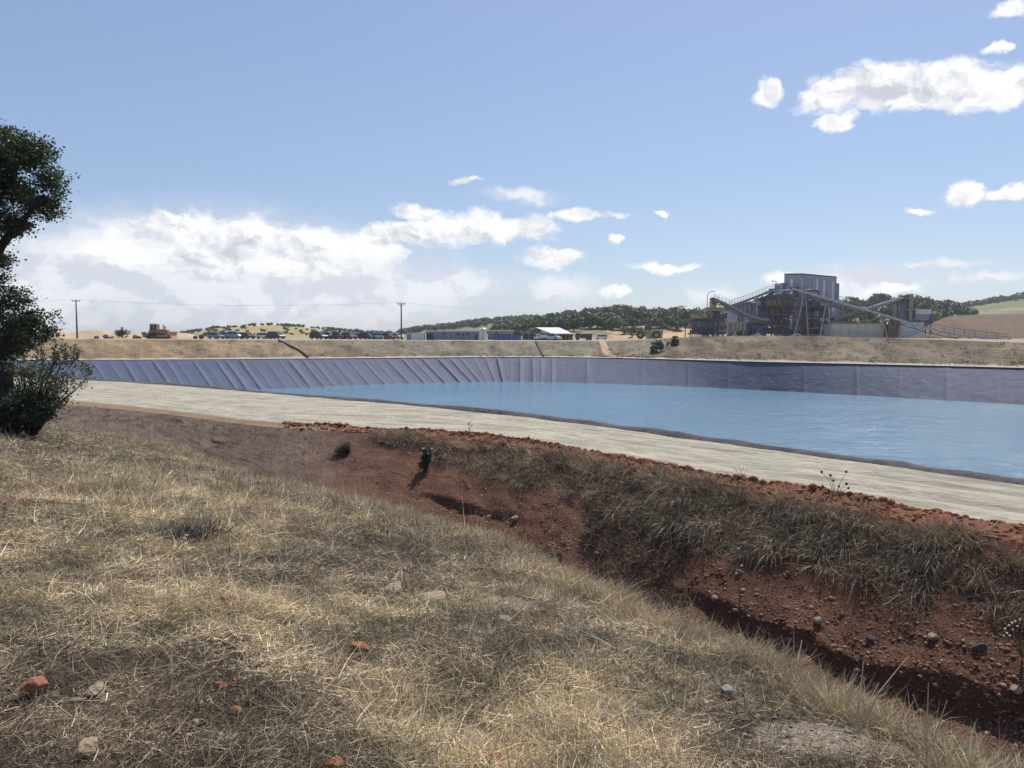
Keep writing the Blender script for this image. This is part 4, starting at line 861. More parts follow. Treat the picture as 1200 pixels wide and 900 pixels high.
on_ridge(H_mid, 620, lambda c, i, j: inpx(c, 470, 720)*(j < .82)*(j > .3)*np.clip(.6+2*fbm(c[..., 0]*.02, c[..., 1]*.02, 2), .1, 2), 2.6, 4.8, 'mid')
on_ridge(H_wood, 760, lambda c, i, j: inpx(c, 575, 1135)*(j < .85)*(j > .10)*(np.clip(.55+.9*j+3.2*fbm(c[..., 0]*.03+8, c[..., 1]*.03, 2), .0, 3)), 3.0, 6.6, 'wood')
on_ridge(H_wood, 420, lambda c, i, j: inpx(c, 590, 1100)*(j < .35)*(j > .03)*np.clip(.4+3*fbm(c[..., 0]*.05+3, c[..., 1]*.05, 2), 0, 3), 1.2, 3.2, 'wood')
on_ridge(H_right, 150, lambda c, i, j: inpx(c, 1080, 1215)*(j < .8)*(j > .55), 3.5, 6, 'right')
spots.sort(key=lambda s: s[0]/s[2])
LAB = {'left': ('scattered dark shrub tree on the low yellow hill behind the parked cars', 'scattered trees on the low yellow hill'), 'mid': ('green round tree on the long pale hill beyond the sheds', 'trees on the long pale hill'),
       'wood': ('dark evergreen tree on the wooded hill behind the works', 'trees on the wooded hill'), 'right': ('small tree on the hazy hill beyond the waste slope', 'trees on the far hazy hill')}
def wood_label(p_, v_):
    px = 600+FPX*p_[0]/p_[1]; zone = [b for a, b in ((648, 'above the blue containers'), (690, 'above the open shed'), (735, 'above the sandy ramp'), (790, 'above the wheel loader'), (860, 'behind the yellow railed platform'), (985, 'behind the tall grey building'), (1062, 'behind the crossing conveyors'), (9999, 'right of the yellow hopper tower')) if px < a][0]
    lev = 'on the skyline' if v_ > .66 else ('half way up the hill' if v_ > .4 else 'low on the hill'); return 'dark evergreen tree %s, %s' % (lev, zone), 'hill trees %s %s' % (lev, zone)
tmesh = []
for i, (v, f, c) in enumerate(TM):
    o = np_mesh('hill_tree', v, f, M_far_leaf, col=c); tmesh.append(o.data); bpy.data.objects.remove(o)
rest = []
for i, (d_, p_, h_, tg, v_) in enumerate(spots):
    sx = h_*rng.uniform(.85, 1.25); a = rng.uniform(0, 6.28)
    if i < 290:
        o = bpy.data.objects.new('hill_tree', tmesh[i % 6]); COL.objects.link(o); o.location = (p_[0], p_[1], p_[2]-.15); o.scale = (sx, sx, h_); o.rotation_euler = (0, 0, a); lb = LAB[tg] if tg != 'wood' else wood_label(p_, v_); tag(o, lb[0], 'tree', lb[1])
    else:
        v, f, c = TL[i % 6]; cs, sn = math.cos(a), math.sin(a); rest.append((np.stack([(v[:, 0]*cs-v[:, 1]*sn)*sx+p_[0], (v[:, 0]*sn+v[:, 1]*cs)*sx+p_[1], v[:, 2]*h_+p_[2]-.15], 1), f, c*rng.uniform(.75, 1.7)))
V, F, Cc2 = join_soup(rest); o = np_mesh('distant_woods', V, F, M_far_leaf, col=Cc2); tag(o, 'distant mass of small trees covering the far hills', kind='stuff')

def yard_tree(name, px, py_base, py_top, wpx, Y, label, n=2600, pal=None, size=.16, zbase=None, lobes=9, zr=(.22, .70)):
    b = at_y(px, py_base, Y); b[2] = zbase if zbase is not None else b[2]; s = Y/FPX; h = (py_base-py_top)*s; wd = wpx*s
    root = empty(name, b, label=label, cat='tree' if 'tree' in name else 'bush'); t = MB(); t.tube([(0, 0, -.4), (.05, 0, h*.3), (0, .05, h*.55)], [h*.05, h*.04, h*.03], 7); t.build('trunk', M_bark, root, smooth=True)
    bl = [(np.array([rng.uniform(-.3, .3)*wd, rng.uniform(-.3, .3)*wd, h*rng.uniform(*zr)]), (wd*.27, wd*.27, h*.27)) for _ in range(lobes)]
    (v, f, c), _ = clump_leaves(bl, n, size, .7, LEAFP if pal is None else pal, .4, 26, wd*.05); np_mesh('crown', v, f, M_leaf, col=c, parent=root); return root
yard_tree('yard_tree', 395.5, 398.5, 382.5, 25, 186, 'single round dark tree standing behind the parked cars')
yard_tree('yard_tree', 143, 395, 381, 17, 182, 'small wind bent dark tree beside the spoil heaps', n=2200, zr=(.2, .6))
p = grid_hit(FARB, 769, 412); yard_tree('bank_bush', 769, 415, 393, 17, p[1]-.5, 'tall dark bush growing on the far bank left of another bush', pal=LEAFP, zbase=p[2]-.5, n=1800)
p = grid_hit(FARB, 789, 404); yard_tree('bank_bush', 789, 407, 391.5, 14, p[1]-.5, 'rounder dark bush near the top of the far bank, right of a taller one', pal=LEAFP, zbase=p[2]-.4, n=1400)

V, F, Cc2 = join_soup([tufts(FARB, 900, 12, lambda c, i, j: (i > .25)*(i < .78)*(j > .05)*(.12+1.6*np.exp(-((j-.1)/.10)**2)+.6*(fbm(c[..., 0]*.12, c[..., 1]*.12+j*3, 3) > .12)), .26, .5, .04, np.array([[.15,.145,.085],[.19,.165,.10],[.23,.19,.12],[.13,.12,.08]]), .8, .2, 2)])
o = np_mesh('bank_weeds', V, F, M_grass, col=Cc2); tag(o, 'scattered dull weeds growing along the foot of the far bank', kind='stuff')
# ------------------------------------------------------------------ paints for the yard
P_white = paint('white_sheet', (.62, .63, .66), .5, 0, .25, .5, corr=2.0); P_grey = paint('grey_lilac_sheet', (.205, .235, .345), .5, 0, .2, .3, corr=2.5)
P_light = paint('light_strip', (.58, .60, .66), .4, 0, .1); P_dark = paint('dark_steel', (.05, .052, .058), .6, .1, .4); P_steel = paint('galvanised_steel', (.27, .275, .28), .55, .1, .45); P_rail = paint('dark_rail', (.10, .10, .105), .6, .1, .4); P_stringer = paint('pale_stringer', (.40, .42, .46), .5, .1, .3); P_leg = paint('dusty_leg', (.36, .33, .28), .7, 0, .4)
P_blue = paint('blue_steel', (.014, .045, .19), .5, 0, .25); P_blue2 = paint('blue_container', (.035, .10, .32), .5, 0, .3, corr=3.0); P_brown = paint('rusty_brown_steel', (.125, .092, .068), .7, .1, .5)
P_yellow = paint('yellow_paint', (.62, .42, .05), .55, 0, .35); P_oliveyellow = paint('dusty_yellow_paint', (.38, .31, .13), .6, 0, .5); P_tan = paint('dusty_tan', (.40, .33, .23), .8, 0, .4)
P_conc = paint('concrete', (.50, .50, .48), .9, 0, .35, .4); P_pale = paint('pale_wall', (.56, .60, .63), .7, 0, .3, .4); P_roof = paint('pale_roof', (.46, .46, .42), .6, 0, .35, corr=1.5)
P_orange = paint('dozer_orange', (.42, .17, .05), .6, 0, .45); P_black = paint('black_rubber', (.018, .018, .02), .8, 0, .3, dirt=(.12, .10, .08)); P_glass = glass_dark('dark_glass')
P_wood = paint('pole_wood', (.10, .085, .07), .85, 0, .3); P_belt = paint('belt_rubber', (.055, .055, .06), .8, 0, .3); P_gallery = paint('grey_gallery', (.22, .235, .28), .5, .1, .3)
def W3(px, py, Y): return Vector(at_y(px, py, Y))
def loc(o_, p): return Vector(p)-Vector(o_)

# ------------------------------------------------------------------ parked cars
def car(col_mat, kind, label, px, Y, yaw, size=1.0):
    X = (px-600)/FPX*Y; z = zplat(X, Y)
    r = empty('parked_car', (X, Y, z), yaw, label, 'car', 'cars parked along the edge of the yard'); r.scale = (size,)*3
    H, Lc, roof0, roof1 = {'hatch': (1.48, 4.0, -1.75, .75), 'sedan': (1.44, 4.5, -1.25, .75), 'suv': (1.72, 4.5, -2.1, .8), 'van': (1.95, 4.8, -2.3, 1.3)}[kind]
    h = Lc/2; belt = H*.60
    b = MB(); low = [(-h, .34), (-h+.12, .24), (h-.12, .24), (h, .36), (h-.03, .68), (h-.35, belt-.10), (roof1+.55, belt+.02), (roof0-.25, belt+.03), (-h+.05, belt-.04)]
    b.prism(low, 'y', -.86, .86); b.build('body', col_mat, r, bevel=.06)
    c = MB(); bt = [(roof0-.30, -.80), (roof1+.62, -.80), (roof1+.62, .80), (roof0-.30, .80)]; tp = [(roof0+.12, -.60), (roof1-.12, -.60), (roof1-.12, .60), (roof0+.12, .60)]
    c.hexa([(x, y, belt) for x, y in bt], [(x, y, H-.07) for x, y in tp]); c.build('window_band', P_glass, r)
    t_ = MB(); t_.hexa([(x*1.0, y*1.04, H-.085) for x, y in tp], [(x*.9, y*.92, H) for x, y in tp])
    for sy in (-1, 1):
        for x0 in (roof1-.75, roof0+.75): t_.bar((x0, sy*.79, belt), (x0, sy*.62, H-.08), .045, 4)
    t_.build('roof', col_mat, r)
    for sx in (-1, 1):
        for sy in (-1, 1):
            w_ = MB(); w_.bar((sx*(h-.82), sy*.66, .32), (sx*(h-.82), sy*.885, .32), .33, 14); wo_ = w_.build('wheel', P_black, r)
            q = MB(); q.bar((sx*(h-.82), sy*.88, .32), (sx*(h-.82), sy*.90, .32), .20, 10); q.build('rim', P_steel, wo_)
    for sy in (-1, 1):
        q = MB(); q.box((h-.06, sy*.62, .66), (.12, .34, .14)); q.build('headlight', P_light, r)
        q = MB(); q.box((-h+.03, sy*.68, .74), (.10, .22, .20)); q.build('tail_light', C_red, r)
    return r
C_red = paint('car_red', (.17, .018, .022), .3, 0, .25); C_white = paint('car_white', (.70, .71, .72), .3, 0, .15); C_silver = paint('car_silver', (.42, .50, .62), .3, .3, .15)
C_bluegrey = paint('car_bluegrey', (.15, .23, .38), .3, .2, .15); C_dark = paint('car_dark', (.03, .038, .055), .25, .1, .2); C_navy = paint('car_navy', (.035, .07, .18), .25, .1, .2); C_lightblue = paint('car_lightblue', (.28, .40, .58), .3, .2, .15)
cars = [(C_bluegrey,'hatch','blue grey hatchback, first car of the row nearest the bulldozer',254,150,-.5),(C_silver,'suv','silver blue tall car parked between two blue grey cars',264,152,-.5),(C_lightblue,'suv','light blue car just left of a black car',277,150,-.55),
 (C_dark,'hatch','black hatchback right of a light blue car, ending the first cluster',290,149,-.6),(C_white,'hatch','whitish small car standing beside a lone navy car',311,152,-.5),(C_navy,'suv','dark navy car at the open gap in the parked row',324,150,-.55),
 (C_dark,'suv','black tall car in front of the round dark tree, first after the gap',374,150,-.6),(C_silver,'suv','bright silver car under the round dark tree',385,151,-.6),(C_navy,'sedan','dark saloon between a silver car and the bright red car',397,149,-.6),
 (C_red,'hatch','bright red hatchback in the middle of the parked row',409.5,148,-.7),(C_white,'sedan','white saloon just right of the bright red hatchback',420,152,-.5),(C_navy,'hatch','navy blue hatchback right of a white saloon',430,150,-.5),
 (C_bluegrey,'suv','blue grey tall car right of the navy blue hatchback',437,153,-.5),(C_silver,'hatch','pale silver hatchback left of the dark red car',445,150,-.5),(C_red,'sedan','dark red low car near the wooden pole',454,149,-.6),(C_white,'sedan','white car closest to the pole carrying the power line',463.5,150,-.5)]
for a in cars: car(a[0], a[1], a[2], a[3], a[4]+24, a[5])
# two more vehicles by the track gap
car(C_white, 'van', 'white van alone beside the sandy ramp behind the pond', 704, 190, math.pi+.2, .62)
o = car(C_silver, 'hatch', 'small silver car parked in front of the open shed', 646, 160, -.4)

# ------------------------------------------------------------------ bulldozer
def bulldozer(px, Y):
    X = (px-600)/FPX*Y; z = zplat(X, Y); r = empty('bulldozer', (X, Y, z), 0.12, 'dusty orange bulldozer with blade and ripper parked on the yard edge', 'bulldozer'); s = 1.12; r.scale = (s,)*3
    for sy in (-1, 1):
        t_ = MB(); prof = [(-1.9, .15), (-1.6, 0), (1.5, 0), (1.85, .2), (1.9, .55), (1.5, .85), (-.6, 1.25), (-1.5, 1.0), (-1.95, .6)]; t_.prism(prof, 'y', sy*1.05-.28, sy*1.05+.28); tk = t_.build('track', P_black, r, bevel=.05)
        for k in range(6):
            w_ = MB(); w_.bar((-1.4+.55*k, sy*1.35, .28), (-1.4+.55*k, sy*1.38, .28), .2, 10); w_.build('roller', P_brown, tk)
    b = MB(); b.prism([(-1.7, .8), (1.75, .75), (1.8, 1.75), (.1, 1.9), (-.1, 1.55), (-1.7, 1.5)], 'y', -.72, .72); b.build('hood', P_orange, r, bevel=.06)
    c = MB(); c.hexa([(-1.45, -.75, 1.5), (-.05, -.75, 1.5), (-.05, .75, 1.5), (-1.45, .75, 1.5)], [(-1.35, -.68, 2.75), (-.2, -.68, 2.75), (-.2, .68, 2.75), (-1.35, .68, 2.75)]); cb = c.build('cab', P_glass, r)
    q = MB()
    for x in (-1.42, -.75, -.1):
        for y in (-.74, .74): q.bar((x, y, 1.5), (x*.93-.03, y*.92, 2.75), .06, 4)
    q.build('cab_post', P_orange, cb); q = MB(); q.box((-.78, 0, 2.82), (1.55, 1.65, .14)); q.build('cab_roof', C_white, cb)
    e = MB(); e.bar((.75, .3, 1.8), (.75, .3, 2.75), .09, 8); e.build('exhaust', P_dark, r); e = MB(); e.bar((1.25, -.3, 1.75), (1.25, -.3, 2.4), .13, 8, .16); e.build('air_cleaner', P_orange, r)
    b = MB(); b.prism([(2.75, .05), (2.95, .1), (2.72, .6), (2.78, 1.1), (3.0, 1.35), (2.85, 1.4), (2.6, 1.1), (2.55, .6)], 'y', -1.9, 1.9); b.build('blade', P_orange, r)
    for sy in (-1, 1): q = MB(); q.bar((2.65, sy*1.5, .45), (.1, sy*1.5, .5), .13, 6); q.build('push_arm', P_orange, r)
    q = MB(); q.bar((1.5, .45, 1.6), (2.65, .6, .9), .08, 6); q.bar((1.5, -.45, 1.6), (2.65, -.6, .9), .08, 6); q.build('blade_ram', P_steel, r)
    q = MB(); q.box((-2.35, 0, .95), (.9, 1.1, .3)); q.box((-2.75, 0, 1.0), (.25, 2.0, .35)); q.build('ripper_beam', P_orange, r)
    for y in (-.7, 0, .7): q = MB(); q.prism([(-2.85, 1.3), (-2.6, 1.3), (-2.6, .5), (-2.3, .15), (-2.75, .4)], 'y', y-.07, y+.07); q.build('ripper_shank', P_brown, r)
bulldozer(187, 166)

# ------------------------------------------------------------------ power poles and line
def pole(px, base_y, top_y, Y, kind, label):
    b = W3(px, base_y, Y); t_ = W3(px, top_y, Y); r = empty('power_pole', b, 0, label, 'utility pole', 'poles of the power line'); h = t_.z-b.z
    m = MB(); m.bar((0, 0, -.8), (0, 0, h), .21, 10, .13); m.build('post', P_wood, r, smooth=True)
    if kind == 'T':
        a = MB(); a.box((0, 0, h-.15), (1.9, .14, .16)); a.build('crossarm', P_wood, r); ins = [(-.85, h-.02), (0, h+.05), (.85, h-.02)]
    else:
        a = MB(); a.bar((0, 0, h-.55), (-.85, 0, h+.05), .07, 5); a.bar((0, 0, h-.55), (.85, 0, h+.05), .07, 5); a.bar((-.85, 0, h+.02), (.85, 0, h+.02), .06, 5); a.build('crossarm', P_dark, r); ins = [(-.85, h+.12), (0, h+.12), (.85, h+.12)]
    for x, z_ in ins: q = MB(); q.bar((x, 0, z_-.08), (x, 0, z_+.22), .07, 6, .05); q.build('insulator', P_steel, r)
    return [b+Vector((x, 0, z_+.2)) for x, z_ in ins]
A1 = pole(90.5, 395, 352, 170, 'T', 'wooden pole with flat crossarm standing by the spoil heaps'); A2 = pole(470.5, 399.5, 356, 168, 'V', 'tall pole with braced crossarm standing between parked cars and white cabin')
A3 = [W3(730, 365, 330)+Vector((k*.9, 0, 0)) for k in (-1, 0, 1)]; A0 = [W3(-260, 350, 172)+Vector((k*.9, 0, 0)) for k in (-1, 0, 1)]
for i in range(3):
    c = MB()
    for p_, q_, sag in ((A0[i], A1[i], 1.1), (A1[i], A2[i], 1.0), (A2[i], A3[i], 1.6)): c.tube([p_.lerp(q_, t_)-Vector((0, 0, 4*sag*t_*(1-t_))) for t_ in np.linspace(0, 1, 15)], .007, 4)
    tag(c.build('power_cable', P_steel), ('thin power cable on the left hand insulators of both poles', 'thin power cable on the middle insulators of both poles', 'thin power cable on the right hand insulators of both poles')[i], 'cable', 'cables of the power line')

# ------------------------------------------------------------------ cabins, containers, tank, shed
def ybox(name, px0, px1, py_top, Y, depth, mat, label, cat='cabin', py_bot=None, roof=None, parts=(), group=None, rot=0.0):
    a = W3(px0, py_bot or 399, Y); b = W3(px1, py_top, Y); z0 = zplat((a.x+b.x)/2, Y)-.05; w_ = b.x-a.x; h = b.z-z0
    r = empty(name, ((a.x+b.x)/2, Y, z0), rot, label, cat, group); m = MB(); m.box((0, depth/2, h/2), (w_, depth, h)); m.build('wall', mat, r)
    if roof: q = MB(); q.box((0, depth/2, h+.12), (w_+.5, depth+.5, .24)); q.build('roof', roof, r)
    for (nm, x0, x1, y0, y1, mt, pr) in parts:
        p_, q_ = W3(x0, y1, Y), W3(x1, y0, Y); g_ = MB(); g_.box(((p_.x+q_.x)/2-(a.x+b.x)/2, -pr/2, (p_.z+q_.z)/2-z0), (abs(q_.x-p_.x), pr+.02, abs(q_.z-p_.z))); g_.build(nm, mt, r)
    return r, w_, h
ybox('storage_cabin', 476, 498, 390.3, 160, 3, P_white, 'plain white storage cabin right of the pole', parts=[('door', 477, 481.5, 391.3, 398.5, P_grey, .05), ('corner_post', 497.2, 498, 390.4, 399, P_dark, .06)])
ybox('office_cabin', 498.6, 561, 388.6, 163, 9, P_grey, 'long lilac grey office cabin with pale flat roof and small dark windows', roof=P_light,
     parts=[('door', 500, 508, 390.5, 399, P_dark, .05)]+[('window', x, x+2.6, 389.8+k, 392+k, P_glass, .05) for x, k in ((519, 0), (535.5, .6), (541.5, 1.2), (547, .6))]+[('wall_panel', x, x+5.4, 393, 398.6, P_grey, .08) for x in (511, 517.5, 524, 530.5, 537, 543.5, 550)]+[('door', 557, 560, 392, 399, P_dark, .05)])
ta = W3(566, 399, 158); ra = 4.2*158/FPX; zt = zplat(ta.x, 158); h = W3(566, 384.6, 158).z-zt
r = empty('storage_tank', (ta.x, 158, zt), 0, 'upright white cylindrical tank between grey cabin and blue containers', 'tank'); m = MB(); m.bar((0, 0, 0), (0, 0, h-.15), ra, 24); m.build('shell', C_white, r, smooth=False)
m = MB(); m.bar((0, 0, h-.15), (0, 0, h+.1), ra, 24, ra*.6); m.build('lid', C_white, r); m = MB()
for k in (-.2, .2): m.bar((k, -ra-.1, 0), (k, -ra-.1, h), .03, 4)
for k in range(9): m.bar((-.2, -ra-.1, .3+k*.25), (.2, -ra-.1, .3+k*.25), .02, 4)
m.build('ladder', P_steel, r)
ybox('workshop', 571.5, 601, 388, 170, 10, P_tan, 'cream workshop with pale flat roof behind the blue containers', cat='building', roof=P_light, parts=[('door', 573, 577, 391.5, 399, P_grey, .05), ('window', 580, 584, 389.5, 390.5, P_glass, .05)])
ybox('shipping_container', 578, 599, 391.2, 158, 2.5, P_blue2, 'taller blue shipping container standing in front of the cream workshop', cat='container', group='blue containers', parts=[('door', 578.3, 584, 391.8, 399, P_blue2, .06), ('door', 584.3, 590, 391.8, 399, P_blue2, .06), ('lock_bar', 586.6, 586.9, 391.8, 399, P_steel, .1), ('lock_bar', 581.5, 581.8, 391.8, 399, P_steel, .1)])
ybox('shipping_container', 599.4, 611, 392.6, 157.5, 2.5, P_blue2, 'shorter blue container next to the open shed', cat='container', group='blue containers', parts=[('door', 605.3, 610.8, 393.2, 399, P_blue2, .06), ('lock_bar', 608, 608.3, 393.2, 399, P_steel, .1)])
# open shed: gable end to the left, long roof slope falling to the right
Ysh = 162; base = W3(640, 399.8, Ysh); zs = zplat(base.x, Ysh); r = empty('open_shed', (base.x, Ysh, zs), 0, 'open sided shed with pale sloping roof over parked machines', 'shed')
def L3(px, py, dY=0): p_ = W3(px, py, Ysh+dY); return (p_.x-base.x, dY, p_.z-zs)
apexF, apexB = L3(628, 384.3, 0), L3(655, 384.3, 9); eL_F, eL_B = L3(611.5, 391.2, 0), L3(638, 391.2, 9); eR_F, eR_B = L3(646.5, 391.5, 0), L3(672, 391.5, 9)
def slab(m, a, b, c, d, t_=.12): m.hexa([a, b, c, d], [(p_[0], p_[1], p_[2]+t_) for p_ in (a, b, c, d)])
m = MB(); slab(m, apexF, eR_F, eR_B, apexB); m.build('roof', P_roof, r); m = MB(); slab(m, eL_F, (apexF[0]-.02, apexF[1], apexF[2]), (apexB[0]-.02, apexB[1], apexB[2]), eL_B); m.build('roof', P_roof, r)
for k in range(7):
    f = k/6; m = MB(); x_, y_, z_ = [eR_F[i]+(eR_B[i]-eR_F[i])*f for i in range(3)]; m.bar((x_-.15, y_, 0), (x_-.15, y_, z_), .11, 6); m.build('post', P_steel, r)
for x_ in (612.5, 620, 634): m = MB(); q_ = L3(x_, 391.0 if x_ < 613 else (388 if x_ < 625 else 387.5)); m.bar((q_[0], .1, 0), (q_[0], .1, q_[2]), .11, 6); m.build('post', P_steel, r)
m = MB(); m.prism([(L3(634.5, 399)[0], 1.6), (L3(641.5, 399)[0], 1.6), (L3(641.5, 389.6)[0], L3(641, 389.6)[2]), (L3(634.5, 386.9)[0], L3(634.5, 386.9)[2])], 'y', .02, .14); m.build('gable_panel', P_white, r)
m = MB(); m.hexa([(eL_F[0]+.3, 8.6, 0), (eR_B[0]-.3, 8.9, 0), (eR_B[0]-.3, 9, 0), (eL_F[0]+.3, 8.8, 0)], [(eL_F[0]+.3, 8.6, 2.0), (eR_B[0]-.3, 8.9, 1.9), (eR_B[0]-.3, 9, 1.9), (eL_F[0]+.3, 8.8, 2.0)]); m.build('back_wall', P_dark, r)
m = MB(); m.hexa([L3(613, 391.3, .2), L3(645.5, 391.5, .2), L3(645.5, 391.5, .35), L3(613, 391.3, .35)], [L3(613, 390.7, .2), L3(645.5, 390.9, .2), L3(645.5, 390.9, .35), L3(613, 390.7, .35)]); m.build('tie_beam', P_dark, r)
# machines in and beside the shed
def truck(px, Y, yaw, label, s=1.0, cabm=None, bodym=None, name='truck', tank=False):
    cabm = cabm or C_white; bodym = bodym or P_white; X = (px-600)/FPX*Y; r = empty(name, (X, Y, zplat(X, Y)), yaw, label, 'truck'); r.scale = (s,)*3
    m = MB(); m.box((0, 0, .75), (5.6, .9, .25)); m.build('chassis', P_dark, r)
    m = MB(); m.prism([(1.4, .6), (2.9, .6), (2.95, 1.4), (2.65, 2.5), (1.4, 2.5)], 'y', -1.1, 1.1); cb = m.build('cab', cabm, r, bevel=.06)
    m = MB(); m.hexa([(2.93, -.95, 1.5), (2.97, -.95, 1.5), (2.97, .95, 1.5), (2.93, .95, 1.5)], [(2.70, -.9, 2.3), (2.74, -.9, 2.3), (2.74, .9, 2.3), (2.70, .9, 2.3)]); m.build('windscreen', P_glass, cb)
    for sy in (-1, 1): m = MB(); m.box((2.0, sy*1.11, 1.9), (.9, .04, .6)); m.build('side_window', P_glass, cb)
    m = MB(); m.hexa([(-2.7, -1.05, .9), (1.2, -1.05, .9), (1.2, 1.05, .9), (-2.7, 1.05, .9)], [(-2.9, -1.2, 2.2), (1.25, -1.2, 2.2), (1.25, 1.2, 2.2), (-2.9, 1.2, 2.2)]); m.build('load_body', bodym, r)
    for x in (2.1, -1.2, -2.2):
        for sy in (-1, 1): m = MB(); m.bar((x, sy*.75, .5), (x, sy*1.12, .5), .5, 14); w_ = m.build('wheel', P_black, r); m = MB(); m.bar((x, sy*1.11, .5), (x, sy*1.14, .5), .25, 10); m.build('rim', P_steel, w_)
    return r
truck(634.5, 159.5, math.pi+.5, 'white truck parked at the mouth of the open shed', .52)
truck(684, 163, math.pi*.95, 'dark blue truck with low trailer right of the open shed', .62, C_navy, P_dark)
# wheel loader / dumper, dusty yellow, facing left
def loader(px, Y):
    X = (px-600)/FPX*Y; z = zplat(X, Y); r = empty('wheel_loader', (X, Y, z), math.pi-.15, 'dusty yellow wheel loader near the crusher hopper', 'loader')
    m = MB(); m.prism([(-3.6, .8), (-.2, .8), (-.2, 1.9), (-3.3, 2.1), (-3.7, 1.7)], 'y', -1.0, 1.0); m.build('engine_body', P_oliveyellow, r, bevel=.08)
    m = MB(); m.prism([(-.1, .7), (1.9, .6), (1.9, 1.3), (.9, 1.9), (-.1, 1.8)], 'y', -.6, .6); m.build('front_frame', P_oliveyellow, r)
    m = MB(); m.hexa([(-1.2, -.75, 1.95), (.4, -.75, 1.95), (.4, .75, 1.95), (-1.2, .75, 1.95)], [(-1.1, -.7, 3.2), (.2, -.7, 3.2), (.2, .7, 3.2), (-1.1, .7, 3.2)]); cb = m.build('cab', P_glass, r); m = MB(); m.box((-.45, 0, 3.27), (1.6, 1.6, .14)); m.build('cab_roof', P_oliveyellow, cb)
    for x in (1.3, -2.2):
        for sy in (-1, 1): m = MB(); m.bar((x, sy*.8, .85), (x, sy*1.4, .85), .85, 18); w_ = m.build('wheel', P_black, r); m = MB(); m.bar((x, sy*1.39, .85), (x, sy*1.43, .85), .45, 12); m.build('rim', P_oliveyellow, w_)
    for sy in (-1, 1): m = MB(); m.bar((.9, sy*.5, 1.7), (3.1, sy*.6, .8), .16, 6); m.build('lift_arm', P_oliveyellow, r)
    m = MB(); m.prism([(3.0, .2), (4.1, .1), (4.0, .3), (3.25, .5), (3.2, 1.2), (3.5, 1.6), (3.1, 1.4), (2.9, .8)], 'y', -1.5, 1.5); m.build('bucket', P_brown, r)
loader(757, 172)
r, w_, h_ = ybox('feed_hopper', 761, 776.5, 386, 176, 5, P_tan, 'pale dusty concrete hopper wall behind the wheel loader', cat='hopper', parts=[('rib', x, x+.8, 386.5, 398, P_conc, .25) for x in (764, 768, 772)])
ybox('pale_hut', 784, 804, 376.5, 330, 9, P_tan, 'tan roofed hut among the trees left of the works', cat='hut', py_bot=382, roof=P_tan)
# drain pipes down the far bank
def farb_pt(px, f):
    """point on the far bank, f = 0 at the liner ledge and 1 at the top"""
    i = (px+300)/2000*(nx-1); i0 = int(i); g = FARB[i0]*(1-(i-i0))+FARB[i0+1]*(i-i0); k = 1+f*(g.shape[0]-2); k0 = min(int(k), g.shape[0]-2); return g[k0]*(1-(k-k0))+g[k0+1]*(k-k0)
def bank_pipe(pts, label):
    m = MB(); q = [Vector(farb_pt(a, b))+Vector((0, 0, .10)) for a, b in pts]; m.tube(q, .16, 6); tag(m.build('drain_pipe', P_black), label, 'pipe')
bank_pipe([(327+34*t_, .92-.9*t_) for t_ in np.linspace(0, 1, 9)], 'black pipe running slantwise down the bank below the parked cars'); bank_pipe([(628+9*t_, .92-.9*t_) for t_ in np.linspace(0, 1, 9)], 'short black pipe running down the bank below the open shed')
for (px, py, w2, lab) in ((113,393,3,'flat grey boulder under the left pole heap'),(124,394.5,4,'dark boulder at the foot of the middle spoil heap'),(131,395,3,'reddish boulder left of the wind bent tree'),(158,394,4,'rusty rubble block left of the bulldozer'),(163,394.5,3,'small rubble block touching the bulldozer ripper'),(236,395,5,'brown rubble block between the bulldozer and the cars'),(229,396,3,'low dark rubble block right of the bulldozer blade')):
    p_ = at_y(px, py, 168); p_[2] = zplat(p_[0], 168)+.1; rock('boulder', p_, w2*168/FPX, M_rock_red if 'r' == lab[0] else M_rock_dark, lab, px, .7, cat='boulder', group='rubble blocks on the yard edge')

# ------------------------------------------------------------------ the processing works
YP = 178.0
def PX(px, py, dY=0.0): return W3(px, py, YP+dY)
def pbox(m, x0, x1, y0, y1, dY, depth):
    a, b = PX(x0, y1, dY), PX(x1, y0, dY); m.box(((a.x+b.x)/2, YP+dY+depth/2, (a.z+b.z)/2), (abs(b.x-a.x), depth, abs(b.z-a.z))); return m
def pbar(m, x0, y0, x1, y1, dY, r=.12, dY2=None, n=4): m.bar(PX(x0, y0, dY), PX(x1, y1, dY if dY2 is None else dY2), r, n); return m
ZG = 1.35
def gz(x, y): return zplat(x, y)
# big clad building seen on its corner
r = empty('plant_building', (0, 0, 0), label='tall lilac grey clad building with pale vertical light strips, highest of the works', cat='building')
c0, cL, cR = PX(941, 347, 14), PX(918.6, 347, 25), PX(980, 347, 32); zt0 = PX(941, 322, 14).z; ztL = PX(919, 322, 25).z; ztR = PX(980, 325.5, 32).z; zb = 1.0
cB = cL+cR-c0
def wallq(m, a, b, za, zb2, th=.25):
    d_ = (b-a); d_.z = 0; n_ = Vector((d_.y, -d_.x, 0)).normalized()*th
    m.hexa([(a.x, a.y, zb), (b.x, b.y, zb), (b.x-n_.x, b.y-n_.y, zb), (a.x-n_.x, a.y-n_.y, zb)], [(a.x, a.y, za), (b.x, b.y, zb2), (b.x-n_.x, b.y-n_.y, zb2), (a.x-n_.x, a.y-n_.y, za)])
for a, b, za, z2 in ((cL, c0, ztL, zt0), (c0, cR, zt0, ztR), (cR, cB, ztR, ztR), (cB, cL, ztR, ztL)): m = MB(); wallq(m, a, b, za-.02, z2-.02); m.build('wall', P_grey, r)
